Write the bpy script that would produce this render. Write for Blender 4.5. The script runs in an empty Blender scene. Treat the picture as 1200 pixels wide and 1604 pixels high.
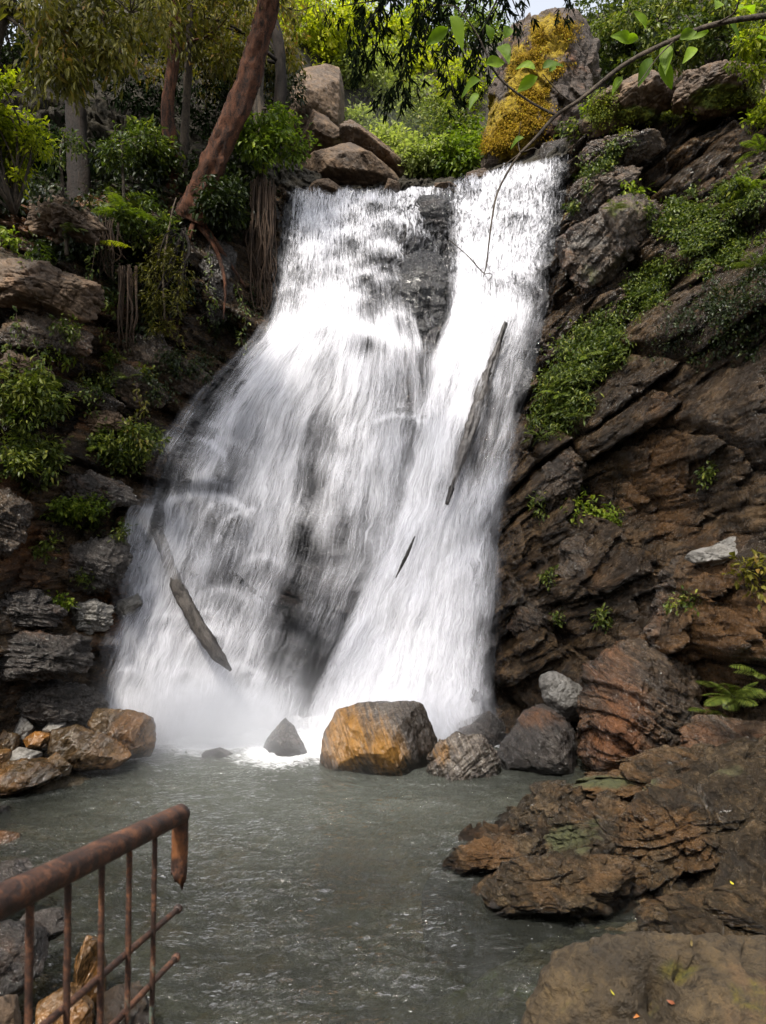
import bpy, math, random
import numpy as np
from mathutils import Vector, Quaternion

SC = bpy.context.scene
COL = SC.collection

# ------------------------------------------------------------------ camera
F_PX = 1189.0                       # focal length in pixels of the 1200 x 1604 photograph
CAM_Z = 3.0                         # metres above the pool
cam_d = bpy.data.cameras.new('camera')
cam_d.sensor_fit = 'VERTICAL'
cam_d.sensor_height = 36.0
cam_d.sensor_width = 36.0
cam_d.lens = 36.0 * F_PX / 1604.0
cam_d.clip_start = 0.05
cam_d.clip_end = 400.0
cam_d.dof.use_dof = True
cam_d.dof.focus_distance = 9.0
cam_d.dof.aperture_fstop = 6.3
cam = bpy.data.objects.new('camera', cam_d)
cam.location = (0, 0, CAM_Z)
cam.rotation_euler = (math.radians(90), 0, 0)
COL.objects.link(cam)
SC.camera = cam

# ------------------------------------------------------------------ sky and sun
SUN_VEC = Vector((-0.24, -0.52, 0.86)).normalized()
SUN_EL = math.asin(SUN_VEC.z)
SUN_AZ = math.atan2(SUN_VEC.x, SUN_VEC.y)
world = bpy.data.worlds.new('World')
SC.world = world
world.use_nodes = True
wt = world.node_tree
wt.nodes.clear()
w_out = wt.nodes.new('ShaderNodeOutputWorld')
w_bg = wt.nodes.new('ShaderNodeBackground')
w_sky = wt.nodes.new('ShaderNodeTexSky')
w_sky.sky_type = 'NISHITA'
w_sky.sun_disc = False
w_sky.sun_elevation = SUN_EL
w_sky.sun_rotation = SUN_AZ
w_sky.air_density = 1.0
w_sky.dust_density = 3.0
w_hs = wt.nodes.new('ShaderNodeHueSaturation')
w_hs.inputs['Saturation'].default_value = 0.30
wt.links.new(w_sky.outputs[0], w_hs.inputs['Color'])
wt.links.new(w_hs.outputs[0], w_bg.inputs['Color'])
w_bg.inputs['Strength'].default_value = 0.15
wt.links.new(w_bg.outputs[0], w_out.inputs['Surface'])

sun_d = bpy.data.lights.new('sun', 'SUN')
sun_d.energy = 2.6
sun_d.angle = math.radians(5)
sun_d.color = (1.0, 0.94, 0.84)
sun = bpy.data.objects.new('sun', sun_d)
sun.rotation_euler = (-SUN_VEC).to_track_quat('-Z', 'Y').to_euler()
sun.location = (-6, -5, 14)
COL.objects.link(sun)

vs = SC.view_settings
vs.view_transform = 'Standard'
vs.look = 'None'
vs.gamma = 1.0
vs.exposure = 1.30
vs.use_curve_mapping = False
SC.render.engine = 'CYCLES'
cy = SC.cycles
cy.use_denoising = True
cy.max_bounces = 10
cy.diffuse_bounces = 3
cy.glossy_bounces = 3
cy.transmission_bounces = 4
cy.transparent_max_bounces = 24
cy.volume_bounces = 3
cy.volume_step_rate = 1.0
cy.caustics_reflective = False
cy.caustics_refractive = False
cy.sample_clamp_indirect = 6.0

# ------------------------------------------------------------------ helpers
def at(px, py, Y):
    """photo pixel and distance -> world point"""
    return np.array([(px - 600.0) / F_PX * Y, Y, CAM_Z + (802.0 - py) / F_PX * Y])

def setp(o, label=None, cat=None, group=None, kind=None):
    if label: o['label'] = label
    if cat: o['category'] = cat
    if group: o['group'] = group
    if kind: o['kind'] = kind
    return o

def empty(name, loc, label=None, cat=None, group=None, kind=None):
    o = bpy.data.objects.new(name, None)
    o.empty_display_size = 0.1
    o.location = tuple(float(v) for v in loc)
    COL.objects.link(o)
    return setp(o, label, cat, group, kind)

class MB:
    """collects triangles and quads with per-vertex values, builds ONE mesh object"""
    def __init__(s):
        s.v = []; s.t = []; s.q = []; s.a = {}; s.n = 0
    def add(s, v, tris=None, quads=None, **att):
        v = np.asarray(v, float).reshape(-1, 3)
        s.v.append(v)
        if tris is not None and len(tris): s.t.append(np.asarray(tris, int).reshape(-1, 3) + s.n)
        if quads is not None and len(quads): s.q.append(np.asarray(quads, int).reshape(-1, 4) + s.n)
        for k, x in att.items():
            s.a.setdefault(k, []).append((s.n, np.broadcast_to(np.asarray(x, float), (len(v),))))
        s.n += len(v)
        return s
    def mesh(s, name, mat, origin=(0, 0, 0), smooth=True):
        me = bpy.data.meshes.new(name)
        v = np.concatenate(s.v) - np.asarray(origin, float)
        t = np.concatenate(s.t) if s.t else np.zeros((0, 3), int)
        q = np.concatenate(s.q) if s.q else np.zeros((0, 4), int)
        me.vertices.add(len(v)); me.vertices.foreach_set('co', v.astype(np.float32).ravel())
        loops = np.concatenate([t.ravel(), q.ravel()]).astype(np.int32)
        me.loops.add(len(loops)); me.loops.foreach_set('vertex_index', loops)
        ls = np.concatenate([np.arange(len(t)) * 3, len(t) * 3 + np.arange(len(q)) * 4]).astype(np.int32)
        me.polygons.add(len(ls)); me.polygons.foreach_set('loop_start', ls)
        me.update(calc_edges=True)
        me.polygons.foreach_set('use_smooth', np.full(len(ls), smooth, bool))
        for k, lst in s.a.items():
            arr = np.zeros(len(v), np.float32)
            for n0, x in lst: arr[n0:n0 + len(x)] = x
            at_ = me.attributes.new(k, 'FLOAT', 'POINT'); at_.data.foreach_set('value', arr)
        me.materials.append(mat)
        me.update()
        return me
    def obj(s, name, mat, parent=None, origin=(0, 0, 0), smooth=True):
        """origin: world point that becomes the object's own origin (for a child: its parent's location)"""
        me = s.mesh(name, mat, origin, smooth)
        o = bpy.data.objects.new(name, me)
        COL.objects.link(o)
        if parent is not None: o.parent = parent
        else: o.location = tuple(float(x) for x in origin)
        return o

# ---- noise
def _h(ix, iy, iz, seed):
    h = (ix.astype(np.uint32) * np.uint32(374761393)) ^ (iy.astype(np.uint32) * np.uint32(668265263)) ^ \
        (iz.astype(np.uint32) * np.uint32(2246822519)) ^ np.uint32((seed * 3266489917 + 12345) & 0xffffffff)
    h = (h ^ (h >> np.uint32(15))) * np.uint32(2246822519)
    h = (h ^ (h >> np.uint32(13))) * np.uint32(3266489917)
    h = h ^ (h >> np.uint32(16))
    return h.astype(np.float32) / np.float32(4294967295.0)

def hash1(i, seed=0):
    i = np.asarray(i).astype(np.int64)
    z = np.zeros_like(i)
    return _h(i, z, z, seed)

def hash2(i, j, seed=0):
    i = np.asarray(i).astype(np.int64); j = np.asarray(j).astype(np.int64)
    return _h(i, j, np.zeros_like(i), seed)

def vnoise(p, seed=0):
    f0 = np.floor(p)
    i = f0.astype(np.int64); f = (p - f0).astype(np.float32)
    f = f * f * f * (f * (f * 6 - 15) + 10)
    x, y, z = i[:, 0], i[:, 1], i[:, 2]
    fx, fy, fz = f[:, 0], f[:, 1], f[:, 2]
    def L(a, b, t): return a + (b - a) * t
    c = [[[_h(x + a, y + b, z + d, seed) for d in (0, 1)] for b in (0, 1)] for a in (0, 1)]
    r = L(L(L(c[0][0][0], c[1][0][0], fx), L(c[0][1][0], c[1][1][0], fx), fy),
          L(L(c[0][0][1], c[1][0][1], fx), L(c[0][1][1], c[1][1][1], fx), fy), fz)
    return r * 2 - 1

_R = np.array([[0.8, 0.36, -0.48], [-0.6, 0.48, -0.64], [0.0, 0.8, 0.6]])
def fbm(p, octv=5, seed=0, gain=0.5, lac=2.03, ridged=False):
    p = np.asarray(p, float); out = np.zeros(len(p)); a = 1.0; tot = 0
    for k in range(octv):
        n = vnoise(p, seed + k * 17)
        if ridged: n = 1 - 2 * np.abs(n)
        out += a * n; tot += a; a *= gain
        p = (p @ _R) * lac + 3.7
    return out / tot

def facet_noise(p, seed, slope=1.0):
    """broken stone: the space is cut into irregular cells, each a plane with its own height and tilt"""
    p = np.asarray(p, float); b = np.floor(p - 0.5).astype(np.int64)
    best = np.full(len(p), 1e9); val = np.zeros(len(p)); sec = np.full(len(p), 1e9)
    for ox in (0, 1):
        for oy in (0, 1):
            for oz in (0, 1):
                cx, cy_, cz = b[:, 0] + ox, b[:, 1] + oy, b[:, 2] + oz
                h = [_h(cx, cy_, cz, seed + k) for k in range(6)]
                dx = p[:, 0] - cx - .15 - .7 * h[0]; dy = p[:, 1] - cy_ - .15 - .7 * h[1]; dz = p[:, 2] - cz - .15 - .7 * h[2]
                d = dx * dx + dy * dy + dz * dz
                v = (h[3] - .5) + slope * ((h[4] - .5) * dx + (h[5] - .5) * dz + (h[0] - .5) * dy)
                m_ = d < best
                sec = np.where(m_, best, np.minimum(sec, d)); val = np.where(m_, v, val); best = np.where(m_, d, best)
    edge = np.sqrt(sec) - np.sqrt(best)
    return val - 0.25 * np.exp(-edge / 0.05)

def sstep(a, b, x):
    t = np.clip((x - a) / (b - a), 0, 1)
    return t * t * (3 - 2 * t)

def grid_quads(nu, nv):
    i = np.arange(nu - 1)[:, None] * nv + np.arange(nv - 1)[None, :]
    i = i.ravel()
    return np.stack([i, i + nv, i + nv + 1, i + 1], 1)

def in_poly(px, py, poly):
    poly = np.asarray(poly, float); n = len(poly)
    res = np.zeros(px.shape, bool); j = n - 1
    for i in range(n):
        xi, yi = poly[i]; xj, yj = poly[j]
        cond = ((yi > py) != (yj > py)) & (px < (xj - xi) * (py - yi) / (yj - yi + 1e-12) + xi)
        res ^= cond; j = i
    return res

def poly_sdist(px, py, poly):
    """signed distance, positive inside"""
    poly = np.asarray(poly, float); d = np.full(px.shape, 1e9)
    for i in range(len(poly)):
        a = poly[i]; b = poly[(i + 1) % len(poly)]
        ab = b - a; L2 = (ab ** 2).sum() + 1e-12
        t = np.clip(((px - a[0]) * ab[0] + (py - a[1]) * ab[1]) / L2, 0, 1)
        d = np.minimum(d, np.hypot(px - a[0] - t * ab[0], py - a[1] - t * ab[1]))
    return np.where(in_poly(px, py, poly), d, -d)

class RBF:
    def __init__(s, P, val, smooth=0.0):
        s.P = np.asarray(P, float); n = len(s.P)
        A = np.zeros((n + 3, n + 3))
        d = np.linalg.norm(s.P[:, None] - s.P[None], axis=2)
        A[:n, :n] = -d - smooth * np.eye(n)
        A[:n, n] = 1; A[:n, n + 1:] = s.P; A[n, :n] = 1; A[n + 1:, :n] = s.P.T
        b = np.zeros(n + 3); b[:n] = val
        s.w = np.linalg.solve(A, b)
    def __call__(s, x, y):
        sh = np.shape(x); Q = np.stack([np.ravel(x), np.ravel(y)], 1); out = np.empty(len(Q))
        n = len(s.P)
        for k in range(0, len(Q), 60000):
            q = Q[k:k + 60000]
            d = np.sqrt(((q[:, None, :] - s.P[None]) ** 2).sum(2))
            out[k:k + 60000] = -d @ s.w[:n] + s.w[n] + q @ s.w[n + 1:]
        return out.reshape(sh)

def catmull(P, n):
    P = np.asarray(P, float)
    if len(P) == 2: return P[0] + (P[1] - P[0]) * np.linspace(0, 1, n)[:, None]
    Q = np.vstack([2 * P[0] - P[1], P, 2 * P[-1] - P[-2]])
    t = np.linspace(0, len(P) - 1 - 1e-9, n); k = t.astype(int); f = (t - k)[:, None]
    a, b, c, d = Q[k], Q[k + 1], Q[k + 2], Q[k + 3]
    return 0.5 * (2 * b + (c - a) * f + (2 * a - 5 * b + 4 * c - d) * f ** 2 + (3 * b - a - 3 * c + d) * f ** 3)

def tube(mb, pts, rad, sides=8, n=None, rough=0.0, seed=0, cap=True, grain=None, **att):
    """swept round branch along points with a radius at each"""
    pts = np.asarray(pts, float)
    if pts.shape[1] == 3 and np.ndim(rad) == 0: rad = np.full(len(pts), float(rad))
    PR = np.column_stack([pts, np.asarray(rad, float)])
    if n is None: n = max(2, len(pts))
    PR = catmull(PR, n) if n != len(pts) else PR
    C = PR[:, :3]; R = np.maximum(PR[:, 3], 1e-4)
    T = np.gradient(C, axis=0); T /= np.linalg.norm(T, axis=1)[:, None] + 1e-9
    up = np.array([0.31, 0.17, 0.94])
    if abs(T.mean(0) @ up) > 0.9: up = np.array([0.9, 0.3, 0.1])
    A = np.cross(T, up); A /= np.linalg.norm(A, axis=1)[:, None] + 1e-9
    B = np.cross(T, A)
    th = np.arange(sides) / sides * 2 * math.pi
    V = C[:, None] + R[:, None, None] * (np.cos(th)[None, :, None] * A[:, None] + np.sin(th)[None, :, None] * B[:, None])
    V = V.reshape(-1, 3)
    if rough > 0:
        nrm = V - np.repeat(C, sides, 0); rr = np.repeat(R, sides)
        nrm /= rr[:, None]
        f = fbm(V / (R.mean() * 1.6), 4, seed)
        if grain:      # long splits and ridges that run with the wood
            ln = np.repeat(np.concatenate([[0], np.cumsum(np.linalg.norm(np.diff(C, axis=0), axis=1))]), sides); tt = np.tile(th, n)
            gp = np.stack([np.cos(tt) * 2.2, np.sin(tt) * 2.2, ln * grain], 1)
            f = fbm(gp, 4, seed) + 0.8 * fbm(gp * [1, 1, 2.5], 3, seed + 3, ridged=True)
        V = V + nrm * (f * rough * rr)[:, None]
    i = (np.arange(n - 1)[:, None] * sides + np.arange(sides)[None]).ravel()
    j = (np.arange(n - 1)[:, None] * sides + (np.arange(sides)[None] + 1) % sides).ravel()
    q = np.stack([i, j, j + sides, i + sides], 1)
    tri = []
    if cap:
        V = np.vstack([V, C[0], C[-1]])
        nv = n * sides
        for k in range(sides):
            tri.append((nv, (k + 1) % sides, k)); b0 = (n - 1) * sides
            tri.append((nv + 1, b0 + k, b0 + (k + 1) % sides))
    mb.add(V, tri, q, **att)

# ---- shader helpers
def mat_new(name):
    m = bpy.data.materials.new(name); m.use_nodes = True
    nt = m.node_tree; nt.nodes.clear()
    out = nt.nodes.new('ShaderNodeOutputMaterial')
    return m, nt, out

def nd(nt, t, ins=None, **props):
    n = nt.nodes.new('ShaderNode' + t)
    for k, v in props.items(): setattr(n, k, v)
    for k, v in (ins or {}).items():
        s = n.inputs[k]
        if isinstance(v, bpy.types.NodeSocket): nt.links.new(v, s)
        else:
            if s.type == 'RGBA' and len(v) == 3: v = (*v, 1)
            s.default_value = v
    return n

def mth(nt, op, a, b=None, c=None, clamp=False):
    ins = {0: a}
    if b is not None: ins[1] = b
    if c is not None: ins[2] = c
    return nd(nt, 'Math', ins, operation=op, use_clamp=clamp).outputs[0]

def mixc(nt, f, a, b, blend='MIX'):
    return nd(nt, 'Mix', {0: f, 6: a, 7: b}, data_type='RGBA', blend_type=blend).outputs[2]

def mapr(nt, v, a, b, c=0.0, d=1.0, smooth=True):
    return nd(nt, 'MapRange', {'Value': v, 'From Min': a, 'From Max': b, 'To Min': c, 'To Max': d},
              interpolation_type='SMOOTHSTEP' if smooth else 'LINEAR', clamp=True).outputs[0]

def ramp(nt, fac, stops):
    n = nd(nt, 'ValToRGB', {'Fac': fac})
    cr = n.color_ramp
    while len(cr.elements) < len(stops): cr.elements.new(0.5)
    for e, (p, c) in zip(cr.elements, stops):
        e.position = p; e.color = (*c, 1) if len(c) == 3 else c
    return n.outputs['Color']

def noise(nt, vec, scale, detail=5.0, rough=0.6, dist=0.0):
    return nd(nt, 'TexNoise', {'Vector': vec, 'Scale': scale, 'Detail': detail, 'Roughness': rough, 'Distortion': dist}).outputs[0]

def attr(nt, name):
    return nd(nt, 'Attribute', attribute_name=name).outputs['Fac']

def obj_vec(nt, shift=True):
    tc = nd(nt, 'TexCoord').outputs['Object']
    if not shift: return tc
    r = nd(nt, 'ObjectInfo').outputs['Random']
    s = mth(nt, 'MULTIPLY', r, 19.0)
    cx = nd(nt, 'CombineXYZ', {0: s, 1: mth(nt, 'MULTIPLY', s, 1.7), 2: s}).outputs[0]
    return nd(nt, 'VectorMath', {0: tc, 1: cx}, operation='ADD').outputs[0]

def rock_mat(name, dark, mid, light, rust=(0.16, 0.06, 0.018), rust_base=0.0, rough=(0.22, 0.6), bed=0.0,
             bump=1.0, moss=((0.035, 0.06, 0.008), (0.12, 0.13, 0.01)), moss_up=0.0, scale=1.0, shift=True,
             pale=(0.24, 0.215, 0.185), spec=0.5, streak=5.0, crack=0.0, facet=1.0):
    m, nt, out = mat_new(name)
    v = obj_vec(nt, shift)
    vr = nd(nt, 'VectorRotate', {'Vector': v, 'Axis': (0, 1, 0), 'Angle': bed}, rotation_type='AXIS_ANGLE').outputs[0]
    vs_ = nd(nt, 'Mapping', {'Vector': vr, 'Scale': (1, 1, streak)}).outputs[0]
    n1 = noise(nt, v, 1.3 * scale, 8, 0.62, 0.4)
    n2 = noise(nt, vs_, 2.2 * scale, 8, 0.66, 0.5)
    n3 = noise(nt, v, 0.55 * scale, 4, 0.6, 0.8)
    n4 = noise(nt, v, 14 * scale, 6, 0.7)
    f = mth(nt, 'ADD', mth(nt, 'MULTIPLY', n1, 0.5), mth(nt, 'MULTIPLY', n2, 0.5))
    n5 = noise(nt, v, 55 * scale, 4, 0.7)
    f = mth(nt, 'ADD', mth(nt, 'MULTIPLY', f, 0.66), mth(nt, 'ADD', mth(nt, 'MULTIPLY', n4, 0.22), mth(nt, 'MULTIPLY', n5, 0.12)))
    col = ramp(nt, f, [(0.36, dark), (0.50, mid), (0.63, light)])
    rf = mth(nt, 'ADD', mth(nt, 'ADD', n3, mth(nt, 'MULTIPLY', mth(nt, 'SUBTRACT', n2, 0.5), 0.6)),
             mth(nt, 'ADD', attr(nt, 'rust'), rust_base))
    rf = mapr(nt, rf, 0.52, 0.85)
    rcol = mixc(nt, n4, tuple(c * 0.45 for c in rust), tuple(min(1, c * 1.6) for c in rust))
    col = mixc(nt, mth(nt, 'MULTIPLY', rf, 0.85), col, rcol)
    # pale dry crusts
    pf = mapr(nt, mth(nt, 'ADD', attr(nt, 'pale'), mth(nt, 'MULTIPLY', mth(nt, 'SUBTRACT', n4, 0.5), 0.9)), 0.35, 0.75)
    col = mixc(nt, pf, col, pale)
    # moss
    up = nd(nt, 'SeparateXYZ', {0: nd(nt, 'NewGeometry').outputs['Normal']}).outputs[2]
    mf = mth(nt, 'ADD', attr(nt, 'moss'), mth(nt, 'MULTIPLY', up, moss_up))
    mf = mth(nt, 'ADD', mf, mth(nt, 'MULTIPLY', mth(nt, 'SUBTRACT', n1, 0.5), 1.2))
    mf = mapr(nt, mf, 0.42, 0.62)
    mcol = mixc(nt, mapr(nt, n4, 0.3, 0.7), moss[0], moss[1])
    col = mixc(nt, mf, col, mcol)
    ro = mapr(nt, mth(nt, 'ADD', mth(nt, 'MULTIPLY', n4, 0.6), mth(nt, 'MULTIPLY', n1, 0.4)), 0.35, 0.65, rough[0], rough[1])
    ro = mth(nt, 'SUBTRACT', ro, mth(nt, 'MULTIPLY', attr(nt, 'wet'), 0.3))
    ro = mth(nt, 'MAXIMUM', ro, 0.12)
    if shift:      # soaked rock just above the water is darker and shinier
        pz = nd(nt, 'SeparateXYZ', {0: nd(nt, 'NewGeometry').outputs['Position']}).outputs[2]
        soak = mapr(nt, mth(nt, 'ADD', pz, mth(nt, 'MULTIPLY', mth(nt, 'SUBTRACT', n1, 0.5), 0.5)), 0.04, 0.20, 1.0, 0.0)
        col = mixc(nt, soak, col, mixc(nt, 1.0, col, (0.38, 0.36, 0.34), 'MULTIPLY'))
        ro = mth(nt, 'MAXIMUM', mth(nt, 'SUBTRACT', ro, mth(nt, 'MULTIPLY', soak, 0.2)), 0.1)
    ro = mth(nt, 'ADD', ro, mth(nt, 'MULTIPLY', mth(nt, 'MAXIMUM', mf, mth(nt, 'MULTIPLY', pf, 0.7)), 0.5), clamp=True)
    # relief: beds, cracks and grain
    vo = nd(nt, 'TexVoronoi', {'Vector': nd(nt, 'Mapping', {'Vector': vr, 'Scale': (1, 1, 2.2)}).outputs[0], 'Scale': 3.2 * scale},
            feature='DISTANCE_TO_EDGE').outputs[0]
    cr = mapr(nt, vo, 0.0, 0.05)
    hgt = mth(nt, 'ADD', mth(nt, 'MULTIPLY', n2, 1.0), mth(nt, 'ADD', mth(nt, 'MULTIPLY', n4, 0.34), mth(nt, 'MULTIPLY', n5, 0.10)))
    hgt = mth(nt, 'ADD', hgt, mth(nt, 'MULTIPLY', noise(nt, vs_, 16 * scale, 6, 0.7), 0.35))
    hgt = mth(nt, 'ADD', hgt, mth(nt, 'MULTIPLY', cr, crack))
    # broken faces: every splinter turns its own way
    wob_ = nd(nt, 'TexNoise', {'Vector': v, 'Scale': 3.0 * scale, 'Detail': 3.0}).outputs['Color']
    vf = nd(nt, 'VectorMath', {0: nd(nt, 'Mapping', {'Vector': vr, 'Scale': (1, 1, 2.4)}).outputs[0], 1: nd(nt, 'VectorMath', {0: wob_, 'Scale': 0.35 / scale}, operation='SCALE').outputs[0]}, operation='ADD').outputs[0]
    nb = nd(nt, 'NewGeometry').outputs['Normal']
    for sc_, am in ((6.0, facet * 0.55), (19.0, facet * 0.65)):
        vc = nd(nt, 'TexVoronoi', {'Vector': vf, 'Scale': sc_ * scale}).outputs['Color']
        tl_ = nd(nt, 'VectorMath', {0: nd(nt, 'VectorMath', {0: vc, 1: (.5, .5, .5)}, operation='SUBTRACT').outputs[0], 'Scale': am}, operation='SCALE').outputs[0]
        nb = nd(nt, 'VectorMath', {0: nb, 1: tl_}, operation='ADD').outputs[0]
    nb = nd(nt, 'VectorMath', {0: nb}, operation='NORMALIZE').outputs[0]
    bp = nd(nt, 'Bump', {'Height': hgt, 'Strength': bump, 'Distance': 0.09 / scale, 'Normal': nb}).outputs[0]
    ps = nd(nt, 'BsdfPrincipled', {'Base Color': col, 'Roughness': ro, 'Normal': bp, 'Specular IOR Level': spec})
    nt.links.new(ps.outputs[0], out.inputs['Surface'])
    return m

def leaf_mat(name, stops, rough=0.42, trans=0.35, tint=1.5, spec=0.22):
    """leaf colours picked per leaf by its own value 'rnd'"""
    m, nt, out = mat_new(name)
    col = ramp(nt, attr(nt, 'rnd'), stops)
    ps = nd(nt, 'BsdfPrincipled', {'Base Color': col, 'Roughness': rough, 'Specular IOR Level': spec})
    tcol = mixc(nt, 1.0, col, (tint, tint * 1.1, tint * 0.45), 'MULTIPLY')
    tr = nd(nt, 'BsdfTranslucent', {'Color': tcol})
    mx = nd(nt, 'MixShader', {0: trans, 1: ps.outputs[0], 2: tr.outputs[0]})
    nt.links.new(mx.outputs[0], out.inputs['Surface'])
    return m

def bark_mat(name, a, b, scale=6.0, rough=0.85, bump=0.8):
    m, nt, out = mat_new(name)
    v = obj_vec(nt)
    vs_ = nd(nt, 'Mapping', {'Vector': v, 'Scale': (1, 1, 0.3)}).outputs[0]
    n1 = noise(nt, vs_, scale, 8, 0.7, 0.6); n2 = noise(nt, v, scale * 5, 5, 0.7)
    f = mth(nt, 'ADD', mth(nt, 'MULTIPLY', n1, 0.65), mth(nt, 'MULTIPLY', n2, 0.35))
    col = ramp(nt, f, [(0.41, a), (0.59, b)])
    bp = nd(nt, 'Bump', {'Height': f, 'Strength': bump, 'Distance': 0.05}).outputs[0]
    ps = nd(nt, 'BsdfPrincipled', {'Base Color': col, 'Roughness': rough, 'Normal': bp, 'Specular IOR Level': 0.3})
    nt.links.new(ps.outputs[0], out.inputs['Surface'])
    return m
# ------------------------------------------------------------------ the gorge: one relief, cut into cliffs, fall face, hillside
_C = [  # photo x, photo y, distance
 (170,1120,10.2),(190,950,10.3),(230,800,10.6),(300,650,11.3),(350,570,11.8),(430,480,12.3),(448,330,13.0),
 (100,1120,9.6),(100,950,9.7),(100,800,9.9),(100,600,10.4),(150,450,10.8),(250,400,11.5),(350,360,12.2),
 (0,1140,8.8),(0,950,8.9),(0,800,9.0),(0,600,9.4),(0,450,9.8),(0,360,10.3),
 (0,250,12.5),(150,280,12.6),(250,250,13.5),(0,0,17),(300,0,17.5),(430,250,14),(430,60,17),
 (-250,1140,7),(-250,800,7.2),(-250,400,8.0),(-250,200,11),
 # fall face
 (250,1130,10.3),(350,1130,10.4),(450,1130,10.7),(560,1120,10.6),(680,1120,10.4),(770,1120,10.3),
 (250,1000,10.4),(350,1000,10.6),(470,1000,11.2),(560,1000,10.9),(680,1000,10.6),(760,1000,10.5),
 (240,850,10.6),(330,850,10.8),(480,850,11.6),(600,850,11.2),(700,850,10.9),(775,850,10.8),
 (300,700,11.1),(400,700,11.3),(490,720,11.8),(600,700,11.6),(700,700,11.3),(770,700,11.2),
 (380,580,11.6),(500,560,11.8),(600,580,12.0),(700,560,12.0),(790,560,11.7),
 (450,470,12.3),(540,450,12.6),(650,480,12.8),(730,450,12.6),(820,430,12.4),
 (470,330,13.0),(580,325,13.1),(690,315,13.3),(780,300,13.3),(870,262,13.3),
 (480,270,17),(570,255,18),(680,245,18.5),(790,235,18),(850,215,17),(600,60,23),(780,40,23.5),
 # right
 (795,1100,10.3),(785,950,10.6),(795,780,11.0),(830,620,11.5),(865,480,12.1),(885,350,12.7),(900,250,13.2),
 (950,1060,9.5),(950,850,9.9),(950,620,10.4),(950,440,11.4),(950,280,12.6),(950,170,13.6),(930,60,18),
 (1100,1060,8.6),(1100,800,8.9),(1100,600,9.2),(1100,440,10.1),(1100,280,11.6),(1100,150,13.2),(1080,40,17),
 (1200,1060,7.7),(1200,800,7.8),(1200,600,8.0),(1200,440,8.8),(1200,280,10.3),(1200,150,12.4),(1200,0,16),
 (1420,1060,6.0),(1420,800,6.2),(1420,500,6.7),(1420,250,9.0),(1420,50,13),
]
_W = np.array([at(*c) for c in _C])
YCTRL = RBF(_W[:, [0, 2]], _W[:, 1], 0.02)

def theta_of(x):       # dip of the beds: down to the right on the left bank, up to the right on the right bank
    t = sstep(-2.5, 2.3, x)
    return np.radians(-17) * (1 - t) + np.radians(37) * t

def blocks(q, s, h, w, seed, joint=0.5):
    """bedded, jointed rock: each layer broken into blocks that stand out by their own amount"""
    qi = q / h
    qi = qi + 0.35 * np.sin(qi * 1.7 + seed) + 0.2 * np.sin(qi * 3.9 + 2 * seed)
    i = np.floor(qi); f = qi - i
    si = s / w + hash1(i, seed) * 7.3
    wv = 0.25 * np.sin(si * 2.1 + i)
    j = np.floor(si + wv); g = si + wv - j
    out = hash2(i, j, seed + 1)
    tilt = (hash2(i, j, seed + 2) - 0.5) * (f - 0.5) + (hash2(i, j, seed + 3) - 0.5) * (g - 0.5)
    e = np.minimum(np.minimum(f, 1 - f) * h, np.minimum(g, 1 - g) * w)
    crack = np.exp(-e / (0.05 * h + 0.008))
    return out + 0.7 * tilt - joint * crack

GX = np.arange(-7.4, 8.6, 0.024)
GZ = np.concatenate([np.arange(-0.6, 9.6, 0.022), np.arange(9.6, 16.5, 0.06)])
gx, gz = np.meshgrid(GX, GZ, indexing='ij')
X = gx.ravel(); Z = gz.ravel()
Y0 = YCTRL(X, Z)
P3 = np.stack([X, Y0, Z], 1)
TH = theta_of(X)
w1 = fbm(P3 * 0.6, 4, 5); w2 = fbm(P3 * 0.6 + 31, 4, 9)
wob = fbm(P3 * 2.4, 4, 15)
q = -np.sin(TH) * X + np.cos(TH) * Z + 0.28 * w1 + 0.05 * wob
s_ = np.cos(TH) * X + np.sin(TH) * Z + 0.30 * w2 + 0.05 * wob
cl = sstep(-1.2, -2.2, X + 0.34 * (Z - 4.2)); cr_ = sstep(1.0, 2.0, X - 0.2 * (Z - 3)); cc = np.clip(1 - cl - cr_, 0, 1)
D = (0.66 * cl + 0.85 * cr_ + 0.22 * cc) * (blocks(q, s_, 0.85, 1.7, 3, 0.55) - 0.5)
D += (0.24 * cl + 0.20 * cr_ + 0.10 * cc) * (blocks(q + 0.1 * w2, s_, 0.30, 0.62, 7) - 0.5)
D += (0.12 * cl + 0.20 * cr_) * (blocks(s_ + .5 * w1, q + .3 * w2, 0.95, 1.3, 17, .75) - 0.5)
D += (0.10 * cl + 0.05 * cr_ + 0.06 * cc) * (blocks(q, s_ + 0.2 * w1, 0.10, 0.42, 11) - 0.5)
D += (0.03 * cl + 0.022 * cr_ + 0.03 * cc) * (blocks(q, s_, 0.04, 0.22, 13) - 0.5)
FP = np.stack([s_ * 1.5, P3[:, 1] * 1.5, q * 2.6], 1)
D += (0.18 * cl + 0.26 * cr_ + 0.07 * cc) * facet_noise(FP, 51, 2.0) + (0.06 * cl + 0.06 * cr_ + 0.045 * cc) * facet_noise(FP * 2.9 + 5, 53, 1.6)
D += 0.16 * w1 + 0.05 * wob + 0.022 * fbm(P3 * 9, 4, 21) + 0.05 * fbm(P3 * 3.1, 4, 41, ridged=True)
fade = np.clip(1 - 0.8 * sstep(9.8, 11.5, Z), 0, 1)
YD = Y0 - D * fade
NX, NZ = len(GX), len(GZ)
YG = YD.reshape(NX, NZ)

def px_of(x, y, z):
    return 600 + x / y * F_PX, 802 - (z - CAM_Z) / y * F_PX

def blob(px, py, lst):
    o = np.zeros(px.shape)
    for (cx, cy, rx, ry, a) in lst:
        o = np.maximum(o, a * np.exp(-((px - cx) / rx) ** 2 - ((py - cy) / ry) ** 2))
    return o

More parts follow.
